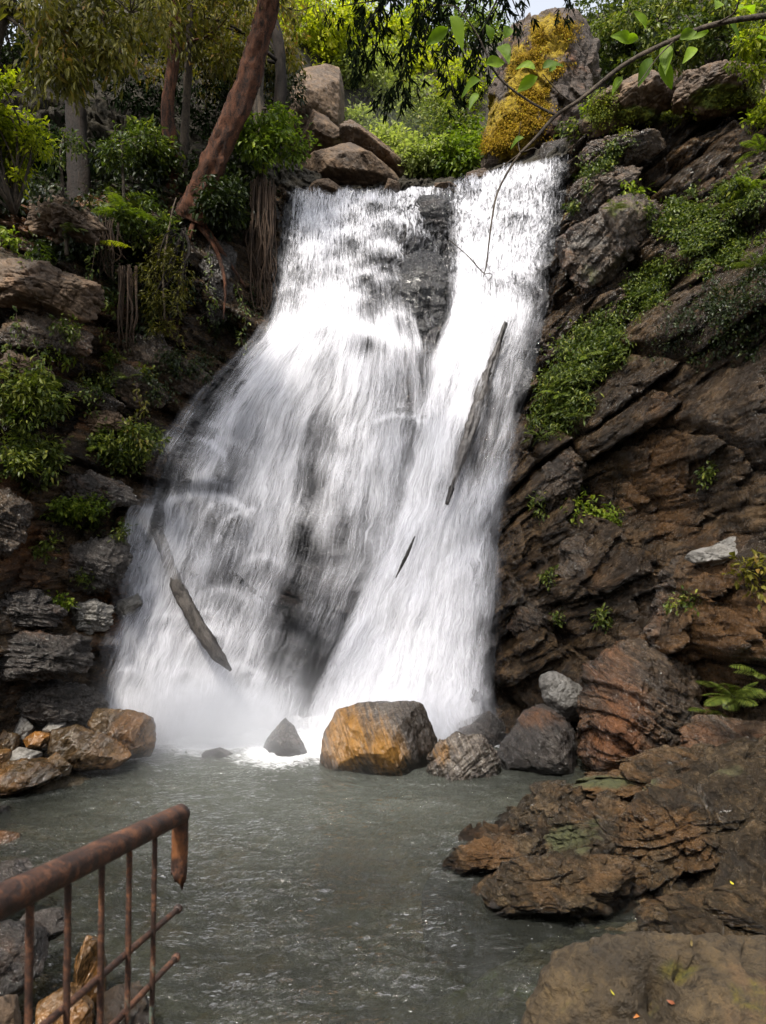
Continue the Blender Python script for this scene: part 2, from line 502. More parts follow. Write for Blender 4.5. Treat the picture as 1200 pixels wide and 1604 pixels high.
PX, PY = px_of(X, YD, Z)
rust = blob(PX, PY, [(20,830,50,90,.35),(80,620,120,60,.18),(1110,900,110,90,.2),(1080,720,80,110,.12),(950,900,70,60,.15),(1180,960,60,60,.3),(230,560,60,60,.2),(90,340,90,40,.25),(1060,1040,120,60,.25),(120,470,70,40,.12)])
pale = blob(PX, PY, [(1040,710,20,70,.36),(60,1010,90,40,.34),(140,940,60,30,.34),(1150,860,70,22,.4),(920,400,70,18,.5),(1100,350,110,16,.55),(1000,250,60,14,.4),(80,440,70,25,.35),(150,760,60,10,.5),(1000,860,60,60,.25)])
moss = blob(PX, PY, [(1000,170,130,32,.75),(1130,140,70,26,.8),(120,420,90,30,.35),(20,420,60,60,.35),(1160,300,70,60,.5),(1000,330,70,60,.4),(930,420,40,40,.4),(950,560,90,60,.4),(60,700,80,80,.35),(1190,920,40,40,.35),(230,350,100,60,.3)])
wet = blob(PX, PY, [(470,800,330,420,1.0),(130,1000,160,120,1.0),(850,900,90,260,.9),(1100,250,120,60,.8)])
MAT_CLIFF_L = rock_mat('cliff_rock_brown', (0.0045,0.0034,0.0023), (0.034,0.0207,0.0102), (0.16,0.101,0.050), rust=(0.13,0.052,0.016), bed=math.radians(-17), shift=False, spec=0.45, rough=(0.12,0.42))
MAT_CLIFF_R = rock_mat('cliff_rock_dark', (0.004,0.003,0.002), (0.029,0.0178,0.0088), (0.135,0.085,0.042), rust=(0.105,0.052,0.018), bed=math.radians(37), shift=False, spec=0.45, rough=(0.11,0.40))
MAT_FALLROCK = rock_mat('wet_black_rock', (0.008,0.008,0.009), (0.022,0.021,0.022), (0.06,0.056,0.055), rust=(0.05,0.03,0.02), shift=False, spec=1.0, rough=(0.12,0.36), streak=4)
m, nt, out = mat_new('forest_soil')
_n = noise(nt, obj_vec(nt, False), 3.0, 8, 0.7)
nt.links.new(nd(nt, 'BsdfPrincipled', {'Base Color': ramp(nt, _n, [(0.35, (0.012,0.010,0.006)), (0.7, (0.04,0.032,0.018))]), 'Roughness': 0.95,
    'Normal': nd(nt, 'Bump', {'Height': _n, 'Strength': 1.0, 'Distance': 0.15}).outputs[0]}).outputs[0], out.inputs['Surface'])
MAT_SOIL = m

LIP_X = [-9, -1.75, -1.6, 0.0, 1.1, 1.9, 3.0, 3.3, 12]
Q = grid_quads(NX, NZ)
fx = X[Q].mean(1); fz = Z[Q].mean(1); fpx, fpy = PX[Q].mean(1), PY[Q].mean(1)
e_l = np.interp(fpy, [0, 300, 330, 420, 520, 580, 650, 720, 800, 900, 1100, 1700], [448, 448, 446, 432, 418, 345, 298, 262, 232, 205, 180, 180])
e_r = np.interp(fpy, [0, 250, 330, 420, 480, 600, 700, 780, 900, 1700], [895, 890, 884, 862, 858, 832, 800, 786, 776, 776])
top_l = np.interp(fpx, [-500, 0, 170, 320, 448], [330, 322, 300, 300, 290]); top_r = np.interp(fpx, [890, 950, 1010, 1100, 1190, 1600], [215, 135, 112, 105, 115, 60])
lip = np.interp(fpx, [440, 460, 620, 700, 760, 885, 895], [298, 296, 296, 288, 268, 244, 244])
reg = np.where(fpx < e_l, np.where(fpy < top_l, 3, 0), np.where(fpx > e_r, np.where(fpy < top_r, 3, 2), np.where(fpy < lip, 3, 1)))
V = np.stack([X, YD, Z], 1)
LAND = []
for k, (nm, mt, lab) in enumerate([('rock_cliff', MAT_CLIFF_L, 'brown layered rock cliff left of the waterfall, draped with roots and plants'),
                              ('waterfall_rock_face', MAT_FALLROCK, 'black wet rock face behind the falling water'),
                              ('rock_cliff', MAT_CLIFF_R, 'dark slanting rock cliff right of the waterfall with green trailing plants'),
                              ('hillside', MAT_SOIL, 'steep forest hillside behind the top of the falls')]):
    qs = Q[reg == k]
    used = np.unique(qs); remap = np.full(len(V), -1); remap[used] = np.arange(len(used))
    mb = MB(); mb.add(V[used], None, remap[qs], rust=rust[used], pale=pale[used], moss=moss[used], wet=wet[used])
    o = mb.obj(nm, mt); setp(o, lab, None, None, 'structure'); LAND.append(o)
CLIFF_L, FACE, CLIFF_R, HILL = LAND

def y_surf(x, z):
    i = np.clip(np.searchsorted(GX, x) - 1, 0, NX - 2); k = np.clip(np.searchsorted(GZ, z) - 1, 0, NZ - 2)
    a = np.clip((x - GX[i]) / (GX[i + 1] - GX[i]), 0, 1); b = np.clip((z - GZ[k]) / (GZ[k + 1] - GZ[k]), 0, 1)
    return (YG[i, k] * (1 - a) + YG[i + 1, k] * a) * (1 - b) + (YG[i, k + 1] * (1 - a) + YG[i + 1, k + 1] * a) * b

def y_ctrl_px(px, py, it=14):
    """distance of the undetailed relief seen at a photo pixel"""
    Yv = np.full(np.shape(px), 11.0)
    for _ in range(it):
        x = (px - 600) / F_PX * Yv; z = CAM_Z + (802 - py) / F_PX * Yv
        Yv = 0.4 * Yv + 0.6 * YCTRL(x, z)
    return Yv

# ------------------------------------------------------------------ pool bed, shores and the ground the camera stands on
_G = [(600,1300,-0.7),(450,1350,-0.7),(700,1450,-0.75),(500,1560,-0.7),(250,1300,-0.45),(100,1290,-0.2),(0,1290,-0.06),(0,1230,0.02),(100,1220,0.03),(200,1190,-0.1),
      (350,1180,-0.4),(620,1250,-0.28),(800,1230,-0.3),(900,1200,0.02),(880,1235,-0.12),(1000,1195,0.1),(760,1330,-0.3),(800,1480,-0.5),(880,1470,-0.2),(960,1455,-0.08),(0,1400,-0.1),(120,1450,-0.25),(250,1560,-0.55),(330,1480,-0.7)]
_gp = []
for px, py, z in _G:
    Yv = (CAM_Z - z) * F_PX / (py - 802); _gp.append(((px - 600) / F_PX * Yv, Yv, z))
_gp += [(1.95,5.0,-0.04),(2.6,5.0,0.12),(3.2,6.2,0.6),(2.0,4.2,0.25),(3.5,8,0.3),(1.4,3.7,-0.05),(2.5,3.2,0.5),(1.6,2.6,0.3),(0.6,3.4,-0.6),(0,3.5,-0.5),(-1.2,3.7,-0.2),(-1.9,3.6,-0.02),(-3,4,0.35),(-2.6,5.2,-0.08),(-4.5,6,0.3),
        (0,2.2,-0.2),(0,1.3,0.9),(-1,1.5,0.7),(1,1.5,0.9),(0,0.4,1.35),(-2,0.4,1.5),(2,0.4,1.5),(0,-3,1.5),(4,0,1.9),(-4,0,1.9),(5,4,1.3),(-5.5,3,1.2),(0,10.5,-0.5),(-3,10,-0.3),(3,10,0.2),(-6,9,0.4),(6,7,1.2),(0,12.5,-0.6)]
_gp = np.array(_gp)
GBED = RBF(_gp[:, :2], _gp[:, 2], 0.02)
bx_, by_ = np.meshgrid(np.arange(-7, 7.5, 0.045), np.arange(-4, 12.6, 0.045), indexing='ij')
bp3 = np.stack([bx_.ravel(), by_.ravel(), np.zeros(bx_.size)], 1)
bz = GBED(bp3[:, 0], bp3[:, 1])
st = fbm(bp3 * 2.3, 5, 77, ridged=True)
bz = bz + 0.07 * st + 0.05 * fbm(bp3 * 6, 4, 78) + 0.16 * fbm(bp3 * 0.9, 3, 79)
bp3[:, 2] = bz
MAT_BED = rock_mat('pool_bed_rock', (0.012,0.010,0.006), (0.045,0.033,0.017), (0.115,0.083,0.042), rust=(0.15,0.07,0.02), rust_base=0.04, rough=(0.14,0.45), shift=False, streak=1.2, scale=1.5)
mb = MB(); mb.add(bp3, None, grid_quads(*bx_.shape), moss=blob(*px_of(bp3[:,0], np.maximum(bp3[:,1], .3), bp3[:,2]), [(800,1560,170,70,.42),(620,1590,120,40,.3)]))
BED = setp(mb.obj('ground', MAT_BED), 'brown stony pool bed and rocky shore', None, None, 'structure')

# ------------------------------------------------------------------ pool water
m, nt, out = mat_new('pool_water')
v = obj_vec(nt, False)
vm = nd(nt, 'Mapping', {'Vector': v, 'Scale': (1.0, 2.3, 1.0)}).outputs[0]
r1 = noise(nt, vm, 3.6, 4, 0.5, 1.4); r2 = noise(nt, vm, 11, 4, 0.55, 0.8)
bp = nd(nt, 'Bump', {'Height': mth(nt, 'MULTIPLY', mth(nt, 'ADD', r1, mth(nt, 'MULTIPLY', r2, 0.35)), mapr(nt, noise(nt, v, .9, 3, .5, .5), .35, .65, .25, 1.1)), 'Strength': 0.9, 'Distance': 0.11}).outputs[0]
fr = nd(nt, 'Fresnel', {'IOR': 1.34, 'Normal': bp}).outputs[0]
gl = nd(nt, 'BsdfGlossy', {'Color': (0.95,0.95,0.95), 'Roughness': 0.07, 'Normal': bp}).outputs[0]
trn = nd(nt, 'BsdfTransparent', {'Color': (0.50,0.56,0.47)}).outputs[0]
milk = nd(nt, 'BsdfDiffuse', {'Color': (0.13,0.138,0.118)}).outputs[0]
body = nd(nt, 'MixShader', {0: mth(nt, 'ADD', 0.10, mth(nt, 'MULTIPLY', attr(nt, 'turbid'), 0.45), clamp=True), 1: trn, 2: milk}).outputs[0]
wat = nd(nt, 'MixShader', {0: fr, 1: body, 2: gl}).outputs[0]
nf = noise(nt, nd(nt, 'Mapping', {'Vector': v, 'Scale': (1.0, 1.6, 1.0)}).outputs[0], 9, 7, 0.68, 1.4)
nf2 = noise(nt, nd(nt, 'Mapping', {'Vector': v, 'Scale': (1.0, 2.6, 1.0)}).outputs[0], 21, 2, 0.5, 0.4)
foam = mapr(nt, mth(nt, 'ADD', nf, attr(nt, 'foam')), 0.84, 1.25)
fleck = mth(nt, 'MULTIPLY', mapr(nt, nf2, 0.75, 0.775), 0.6)
ff = mth(nt, 'MAXIMUM', foam, mth(nt, 'MULTIPLY', fleck, attr(nt, 'fleck')), clamp=True)
wf = nd(nt, 'BsdfDiffuse', {'Color': (0.82,0.83,0.85), 'Normal': bp}).outputs[0]
nt.links.new(nd(nt, 'MixShader', {0: ff, 1: wat, 2: wf}).outputs[0], out.inputs['Surface'])
MAT_POOL = m
wx, wy = np.meshgrid(np.arange(-6.5, 6.0, 0.03), np.arange(1.6, 11.6, 0.03), indexing='ij')
wp = np.stack([wx.ravel(), wy.ravel(), np.zeros(wx.size)], 1)
dfall = np.hypot(wp[:, 0] + 0.9, (wp[:, 1] - 10.3) * 1.0)
wpx, wpy = px_of(wp[:, 0], wp[:, 1], 0.0)
near = np.exp(-np.maximum(10.2 - wp[:, 1], 0) / 0.9) * sstep(-4.0, -3.2, wp[:, 0]) * sstep(2.2, 1.4, wp[:, 0])
amp = 0.026 + 0.035 * near
ws = wp * np.array([1.0, 1.9, 1.0])
rot = np.array([[0.86, -0.5, 0], [0.5, 0.86, 0], [0, 0, 1]])
wz = amp * (1.3 * fbm(ws * 2.0, 3, 61) + 0.45 * fbm((ws @ rot) * 5.5, 3, 62, ridged=True) + 0.15 * fbm(ws * 14, 3, 63))
wp[:, 2] = wz
foam_a = 0.74 * near + blob(wpx, wpy, [(440,1185,70,22,.55),(500,1180,60,18,.5),(330,1170,80,14,.4),(900,1440,40,10,.3),(700,1232,90,8,.22),(860,1452,60,10,.3),(960,1425,40,12,.3)])
fleck_a = np.clip(0.45 + 0.5 * fbm(wp * 0.7, 3, 64), 0, 1)
turb = blob(wpx, wpy, [(450,1240,360,90,.75),(480,1190,320,60,1.0),(340,1250,160,80,.6)])
mb = MB(); mb.add(wp, None, grid_quads(*wx.shape), foam=foam_a, fleck=fleck_a, turbid=turb)
POOL = setp(mb.obj('pool_water', MAT_POOL), 'grey green rippled pool below the falls', None, None, 'structure')
# ------------------------------------------------------------------ the falling water
m, nt, out = mat_new('falling_water')
uv = nd(nt, 'Attribute', attribute_name='flow_u').outputs['Fac']; vv = nd(nt, 'Attribute', attribute_name='flow_v').outputs['Fac']
sd = attr(nt, 'layer')
wn = nd(nt, 'TexNoise', {'Vector': nd(nt, 'CombineXYZ', {0: mth(nt, 'MULTIPLY', uv, 2.6), 1: mth(nt, 'MULTIPLY', vv, 1.8), 2: sd}).outputs[0], 'Scale': 1.0, 'Detail': 3.0}).outputs[0]
uv = mth(nt, 'ADD', uv, mth(nt, 'MULTIPLY', mth(nt, 'SUBTRACT', wn, 0.5), 0.22))
def fl(su, sv, det, rg, dist=0.0, off=0.0):
    cx = nd(nt, 'CombineXYZ', {0: mth(nt, 'MULTIPLY', uv, su), 1: mth(nt, 'MULTIPLY', vv, sv), 2: mth(nt, 'ADD', mth(nt, 'MULTIPLY', sd, 7.3), off)}).outputs[0]
    return noise(nt, cx, 1.0, det, rg, dist)
s1 = fl(3.6, 0.75, 4, 0.6, 0.5)          # broad veils
s2 = fl(15, 1.1, 4, 0.65, 0.3, 3.0)     # strands
s3 = fl(46, 2.4, 3, 0.6, 0.0, 5.0)       # threads
t1 = fl(20, 8.0, 6, 0.72, 1.0, 9.0)      # broken, frothy water near the top
fro = attr(nt, 'froth')
silk = mth(nt, 'ADD', mth(nt, 'ADD', mth(nt, 'MULTIPLY', mth(nt, 'SUBTRACT', s1, 0.5), 0.95), mth(nt, 'MULTIPLY', mth(nt, 'SUBTRACT', s2, 0.5), 0.42)),
           mth(nt, 'MULTIPLY', mth(nt, 'SUBTRACT', s3, 0.5), 0.72))
frot = mth(nt, 'ADD', mth(nt, 'MULTIPLY', mth(nt, 'SUBTRACT', t1, 0.5), 3.0), mth(nt, 'MULTIPLY', mth(nt, 'SUBTRACT', s3, 0.5), 1.0))
tex = mth(nt, 'ADD', mth(nt, 'MULTIPLY', silk, mth(nt, 'SUBTRACT', 1.0, fro)), mth(nt, 'MULTIPLY', frot, fro))
dn = attr(nt, 'dens')
a = mth(nt, 'ADD', dn, mth(nt, 'MULTIPLY', tex, mapr(nt, dn, 0.0, 0.45, 0.35, 1.0)))
a = mapr(nt, a, 0.08, 1.05)
a = mth(nt, 'MULTIPLY', a, mapr(nt, dn, 0.0, 0.06))
# the water is a cloud of drops: it scatters much the same whichever way the sheet turns
gn = nd(nt, 'VectorMath', {0: nd(nt, 'VectorMath', {0: nd(nt, 'NewGeometry').outputs['Normal'], 1: (0.35, 0.35, 0.35)}, operation='MULTIPLY').outputs[0], 1: (0.0, -0.5, 0.55)}, operation='ADD').outputs[0]
gn = nd(nt, 'VectorMath', {0: gn}, operation='NORMALIZE').outputs[0]
df = nd(nt, 'BsdfDiffuse', {'Color': (0.83, 0.83, 0.88), 'Normal': gn}).outputs[0]
tl = nd(nt, 'BsdfTranslucent', {'Color': (0.83, 0.83, 0.88)}).outputs[0]
w = nd(nt, 'MixShader', {0: 0.35, 1: df, 2: tl}).outputs[0]
tp = nd(nt, 'BsdfTransparent', {'Color': (1, 1, 1)}).outputs[0]
nt.links.new(nd(nt, 'MixShader', {0: a, 1: tp, 2: w}).outputs[0], out.inputs['Surface'])
MAT_FALL = m

def idw(px, py, ctrl, p=2.6):
    c = np.asarray(ctrl, float); num = np.zeros(px.shape); den = np.zeros(px.shape)
    for cx, cy, d in c:
        w_ = 1.0 / (((px - cx) * 1.25) ** 2 + ((py - cy) * 0.8) ** 2 + 180.0) ** (p / 2)
        num += w_ * d; den += w_
    return num / den

def smooth1(a, n):
    k = np.ones(n) / n
    return np.convolve(np.pad(a, n // 2, mode='edge'), k, 'valid')[:len(a)]

ARCS = [([(296,700),(320,690),(345,702),(360,720),(361,760)],5,.22),([(262,790),(300,777),(345,776),(380,792),(392,806)],6,.30),([(310,850),(330,800),(360,783)],3,.2),([(590,662),(615,652),(640,655),(662,662)],4,.22),
        ([(430,535),(470,512),(510,503),(560,512),(600,528),(650,545)],12,.2),([(580,435),(600,425),(625,432)],4,.3),([(190,1000),(220,940),(250,910)],5,.25),([(345,845),(362,812),(400,798)],4,.3),([(280,1050),(300,1000),(330,980)],5,.25),
        ([(460,400),(500,390),(540,398)],5,.2),([(470,350),(520,340),(580,350)],5,.2),([(715,330),(760,345),(820,330)],5,.2)]
def arcs(px, py):
    o = np.zeros(px.shape)
    for pl, wd, am in ARCS:
        c = catmull(np.array(pl, float), 24); d = np.full(px.shape, 1e9); below = np.full(px.shape, 1e9)
        for a, b in c: d = np.minimum(d, np.hypot(px - a, (py - b)))
        o = np.maximum(o, am * np.exp(-(d / wd) ** 2))
    rg = np.random.default_rng(17)
    for k in range(78):
        if k < 40: cx, cy_ = rg.uniform(445, 640), rg.uniform(310, 540)
        elif k < 60: cx, cy_ = rg.uniform(210, 420), rg.uniform(600, 1060)
        else: cx, cy_ = rg.uniform(700, 880), rg.uniform(270, 440)
        w_ = rg.uniform(16, 42); xx = (px - cx) / w_; yy = (py - cy_) / w_ - .45 * xx ** 2
        o = o + np.exp(-xx ** 2 * 1.4) * (.22 * np.exp(-(yy / .16) ** 2) - .15 * np.exp(-((yy - .75) / .5) ** 2)) * rg.uniform(.5, 1.1)
    return o
FALL = empty('waterfall', at(480, 1130, 10.2), 'white waterfall pouring over the black rock face into the pool', 'waterfall', None, 'structure')
def sheet(rows, dens, offs, seed, name, nu=150, nv=330, gainp=1.0, edge=0.22, gather=0.0, edge_r=None, top=0.015):
    rows = np.asarray(rows, float); t = np.linspace(0, 1, len(rows)); tt = np.linspace(0, 1, nv)
    c = [smooth1(np.interp(tt, t, rows[:, k]), 15) for k in range(4)]
    u = np.linspace(0, 1, nu)
    px = c[0][None] + (c[2] - c[0])[None] * u[:, None]
    py = c[1][None] + (c[3] - c[1])[None] * u[:, None]
    py = py + (9 * fbm(np.column_stack([px.ravel() / 26, 0 * px.ravel(), np.full(px.size, seed)]), 3, 90).reshape(px.shape)) * np.exp(-tt * 10)[None]
    yb = y_ctrl_px(px, py)
    # water is carried by the rock: lay it on the smoothed relief, a little in front
    x = (px - 600) / F_PX * yb; z = CAM_Z + (802 - py) / F_PX * yb
    d0 = idw(px, py, dens) + arcs(px, py)
    L = np.cumsum(np.concatenate([[0], np.hypot(np.diff(px.mean(0)), np.diff(py.mean(0)))])) * 11.5 / F_PX
    W = np.median(c[2] - c[0]) * 11.5 / F_PX
    U = u[:, None] * W + 0 * L[None]; Vv = L[None] + 0 * u[:, None]
    rip = np.stack([U.ravel() * 2.2, Vv.ravel() * 0.55, np.full(U.size, seed * 3.1)], 1)
    rp = fbm(rip, 4, 200 + seed).reshape(U.shape)
    rip2 = np.stack([U.ravel() * 8, Vv.ravel() * 1.6, np.full(U.size, seed * 3.1)], 1)
    rp2 = fbm(rip2, 3, 230 + seed).reshape(U.shape)
    ys = np.minimum(y_surf(x, z), yb + 0.05)
    for _ in range(60):      # soften the carried relief
        ys[1:-1] = (ys[:-2] + 2 * ys[1:-1] + ys[2:]) / 4; ys[:, 1:-1] = (ys[:, :-2] + 2 * ys[:, 1:-1] + ys[:, 2:]) / 4
    Y = ys - offs - 0.05 * rp - 0.015 * rp2
    x = (px - 600) / F_PX * yb; z = CAM_Z + (802 - py) / F_PX * yb
    uu = u[:, None] + 0.07 * rp + 0.05 * rp2
    ef = sstep(-.02, edge, uu) * sstep(1.02, 1 - (edge if edge_r is None else edge_r), uu) * sstep(0, .03, u)[:, None] * sstep(1, .97, u)[:, None]
    den = np.clip(d0 * gainp, 0, 1.3) * ef + 0.10 * rp * (d0 > 0.05)
    den = den * sstep(0, top, tt)[None]
    fro = np.clip(sstep(600, 330, py) * 0.85 + 0.0, 0, 1)
    mb = MB()
    mb.add(np.stack([x, Y, z], 2).reshape(-1, 3), None, grid_quads(nu, nv), flow_u=U.ravel(), flow_v=Vv.ravel(), layer=float(seed),
           dens=np.clip(den, 0, 1.3).ravel(), froth=fro.ravel())
    return mb.obj(name, MAT_FALL, FALL, FALL.location)

D_A = [(470,320,.75),(490,305,.6),(540,310,.8),(600,305,.6),(600,345,.45),(500,370,.85),(450,430,.6),(440,370,.45),(540,420,.7),(560,380,.5),(520,340,.6),(610,400,.45),(622,450,.2),(590,480,.42),(520,500,.95),(450,520,.95),(600,520,.75),
       (640,540,.6),(630,600,.45),(560,580,.75),(480,590,.8),(400,560,.85),(350,600,.8),(390,640,.55),(440,680,.72),(500,680,.44),(570,680,.68),(620,690,.55),(640,640,.5),(320,680,.75),
       (300,740,.72),(360,740,.25),(340,720,.7),(420,760,.75),(490,760,.3),(550,760,.6),(600,780,.62),(270,800,.75),(340,830,.3),(345,780,.75),(390,830,.65),(425,830,.75),(480,850,.12),(540,860,.42),
       (580,840,.58),(300,900,.55),(350,900,.36),(400,920,.65),(460,940,.10),(520,950,.28),(250,950,.8),(220,1000,.8),(330,980,.65),(390,1000,.7),(440,1020,.22),(490,1040,.15),
       (260,1060,.95),(350,1080,.9),(420,1100,.95),(470,1100,.5),(200,1090,.9),(300,1120,1.1),(400,1130,1.1)]
R_A = [(444,300,630,294),(430,400,630,400),(412,500,655,500),(378,545,668,550),(333,590,670,610),(288,650,670,660),(245,730,662,720),(214,800,655,790),(190,870,640,860),(170,940,610,940),(152,1000,580,1010),(134,1070,545,1070),(120,1170,520,1160)]
D_B = [(720,300,.55),(780,290,.6),(850,265,.7),(800,320,.45),(830,300,.55),(730,350,.7),(770,400,.75),(840,350,.75),(800,380,.6),(850,420,.5),(720,420,.8),(720,500,1.05),(790,480,.95),(840,470,.35),(690,560,.95),(740,560,1.05),(785,570,.35),
       (810,560,.42),(840,560,.3),(720,640,1.0),(762,640,.2),(735,720,.2),(800,680,.45),(750,690,.3),(825,640,.25),(660,700,.85),(695,740,.75),(740,790,.6),(780,760,.75),(640,800,.85),(690,850,.75),(740,850,.8),(600,900,.85),
       (680,950,.9),(750,950,.85),(560,1000,.9),(620,1050,1.0),(700,1050,1.0),(760,1050,.85),(520,1080,.9),(740,1100,1.0),(640,1130,1.1)]
R_B = [(694,292,896,243),(696,350,890,330),(697,420,872,420),(692,500,880,480),(662,570,860,570),(645,640,842,640),(634,700,818,720),(618,780,804,780),(586,860,796,860),(550,940,792,940),(514,1020,792,1020),(480,1090,794,1080),(464,1150,800,1150)]
D_C = [(650,300,.75),(650,340,.45),(610,380,.5),(650,400,.08),(700,330,.2),(690,380,.12),(630,450,.10),(690,450,.05),(640,520,.12),(690,530,.05),(650,600,.35),(690,580,.5)]
R_C = [(606,298,716,292),(606,360,716,350),(606,420,718,410),(612,480,722,480),(625,540,720,540),(640,600,705,600),(640,660,690,650)]
sheet(R_A, D_A, 0.16, 1, 'water_curtain', gainp=0.70, edge_r=.07)
sheet(R_A, D_A, 0.28, 2, 'water_curtain', gainp=0.58, edge_r=.07)
sheet(R_A, D_A, 0.38, 7, 'water_curtain', gainp=0.48, edge_r=.09)
sheet(R_B, D_B, 0.16, 3, 'water_curtain', gainp=0.70, edge=.16, edge_r=.3)
sheet(R_B, D_B, 0.30, 4, 'water_curtain', gainp=0.56, edge=.16, edge_r=.3)
sheet(R_B, D_B, 0.40, 8, 'water_curtain', gainp=0.42, edge=.2, edge_r=.3)
sheet(R_C, D_C, 0.12, 5, 'water_veil', nu=70, nv=160, gainp=1.0, edge=0.15)
# side spill over the ledge at the left edge
sheet([(225,775,270,770),(200,805,250,800),(188,850,238,850),(183,900,236,900),(180,980,240,980)],
      [(240,775,.8),(210,810,.7),(195,850,.45),(225,850,.4),(190,900,.3),(225,920,.35),(210,980,.1)], 0.25, 6, 'water_spill', nu=50, nv=90, edge=0.2, top=.25)
# ------------------------------------------------------------------ loose boulders
MAT_BOULDER = rock_mat('boulder_orange_grey', (0.012,0.009,0.006), (0.062,0.039,0.018), (0.155,0.105,0.058), rust=(0.19,0.080,0.016), rust_base=0.12, spec=0.6, rough=(0.13,0.4), streak=2.5, bed=0.9, bump=0.45)
MAT_STREAK = rock_mat('boulder_streaked_orange', (0.010,0.008,0.007), (0.062,0.049,0.038), (0.21,0.175,0.14), rust=(0.30,0.135,0.012), rust_base=-0.10, spec=0.9, rough=(0.08,0.30), streak=9, bed=-1.15, bump=0.6)
MAT_WETROCK = rock_mat('boulder_wet_dark', (0.008,0.007,0.0065), (0.040,0.033,0.028), (0.125,0.108,0.094), rust=(0.13,0.055,0.02), rust_base=-0.06, rough=(0.11,0.34), streak=4, bed=-0.6, spec=0.65)
MAT_GREYROCK = rock_mat('boulder_pale_grey', (0.06,0.056,0.05), (0.14,0.13,0.115), (0.26,0.24,0.215), rust_base=-0.3, rough=(0.3,0.6), streak=3, bed=0.6, bump=0.4)
MAT_BROWNROCK = rock_mat('boulder_brown', (0.006,0.0045,0.003), (0.038,0.0245,0.014), (0.16,0.108,0.064), rust=(0.13,0.050,0.017), rust_base=0.0, spec=0.65, rough=(0.12,0.4), streak=4, bed=-0.65)
MAT_OUTCROP = rock_mat('outcrop_brown_wet', (0.006,0.0045,0.003), (0.036,0.024,0.0115), (0.155,0.106,0.056), rust=(0.13,0.066,0.024), rust_base=0.0, rough=(0.11,0.36), streak=3.5, bed=-0.4, scale=1.7, moss=((0.035,0.04,0.012),(0.075,0.075,0.02)), spec=0.6, bump=1.4)
MAT_MOSSROCK = rock_mat('boulder_mossy', (0.006,0.0042,0.002), (0.036,0.023,0.0088), (0.098,0.063,0.025), rust=(0.10,0.05,0.018), rough=(0.5,0.85), streak=1.5, scale=2.0, moss=((0.022,0.024,0.004),(0.11,0.088,0.010)), moss_up=0.12, bump=0.9)
MAT_BACKROCK = rock_mat('rock_dry_brown', (0.014,0.009,0.0055), (0.075,0.046,0.025), (0.185,0.120,0.070), rust=(0.17,0.08,0.03), rust_base=-0.05, rough=(0.6,0.9), streak=2.5, bed=-0.5, bump=0.5)
MAT_PILLAR = rock_mat('rock_orange_moss', (0.018,0.012,0.009), (0.06,0.042,0.03), (0.14,0.10,0.075), rough=(0.6,0.9), moss=((0.09,0.055,0.003),(0.34,0.24,0.008)), scale=1.2)

def hull2(P):
    P = sorted(map(tuple, P))
    def half(pts):
        h = []
        for p in pts:
            while len(h) >= 2 and (h[-1][0]-h[-2][0])*(p[1]-h[-2][1]) - (h[-1][1]-h[-2][1])*(p[0]-h[-2][0]) <= 0: h.pop()
            h.append(p)
        return h
    a = half(P); b = half(P[::-1])
    return np.array(a[:-1] + b[:-1])

_cs = {}
def cube_sphere(n):
    if n in _cs: return _cs[n]
    mb = MB(); g = np.linspace(-1, 1, n); a, b = np.meshgrid(g, g, indexing='ij')
    a = np.tan(a * math.pi / 4).ravel(); b = np.tan(b * math.pi / 4).ravel(); o = np.ones_like(a)
    vs_, qs_ = [], []
    for k, (x, y, z) in enumerate([(o, a, b), (-o, b, a), (b, o, a), (a, -o, b), (a, b, o), (b, a, -o)]):
        vs_.append(np.stack([x, y, z], 1)); qs_.append(grid_quads(n, n) + k * n * n)
    v = np.concatenate(vs_); q_ = np.concatenate(qs_); v /= np.linalg.norm(v, axis=1)[:, None]
    key = np.round(v * 1e5).astype(np.int64)
    _, idx, inv = np.unique(key, axis=0, return_index=True, return_inverse=True)
    _cs[n] = (v[idx], inv.reshape(-1)[q_])
    return _cs[n]

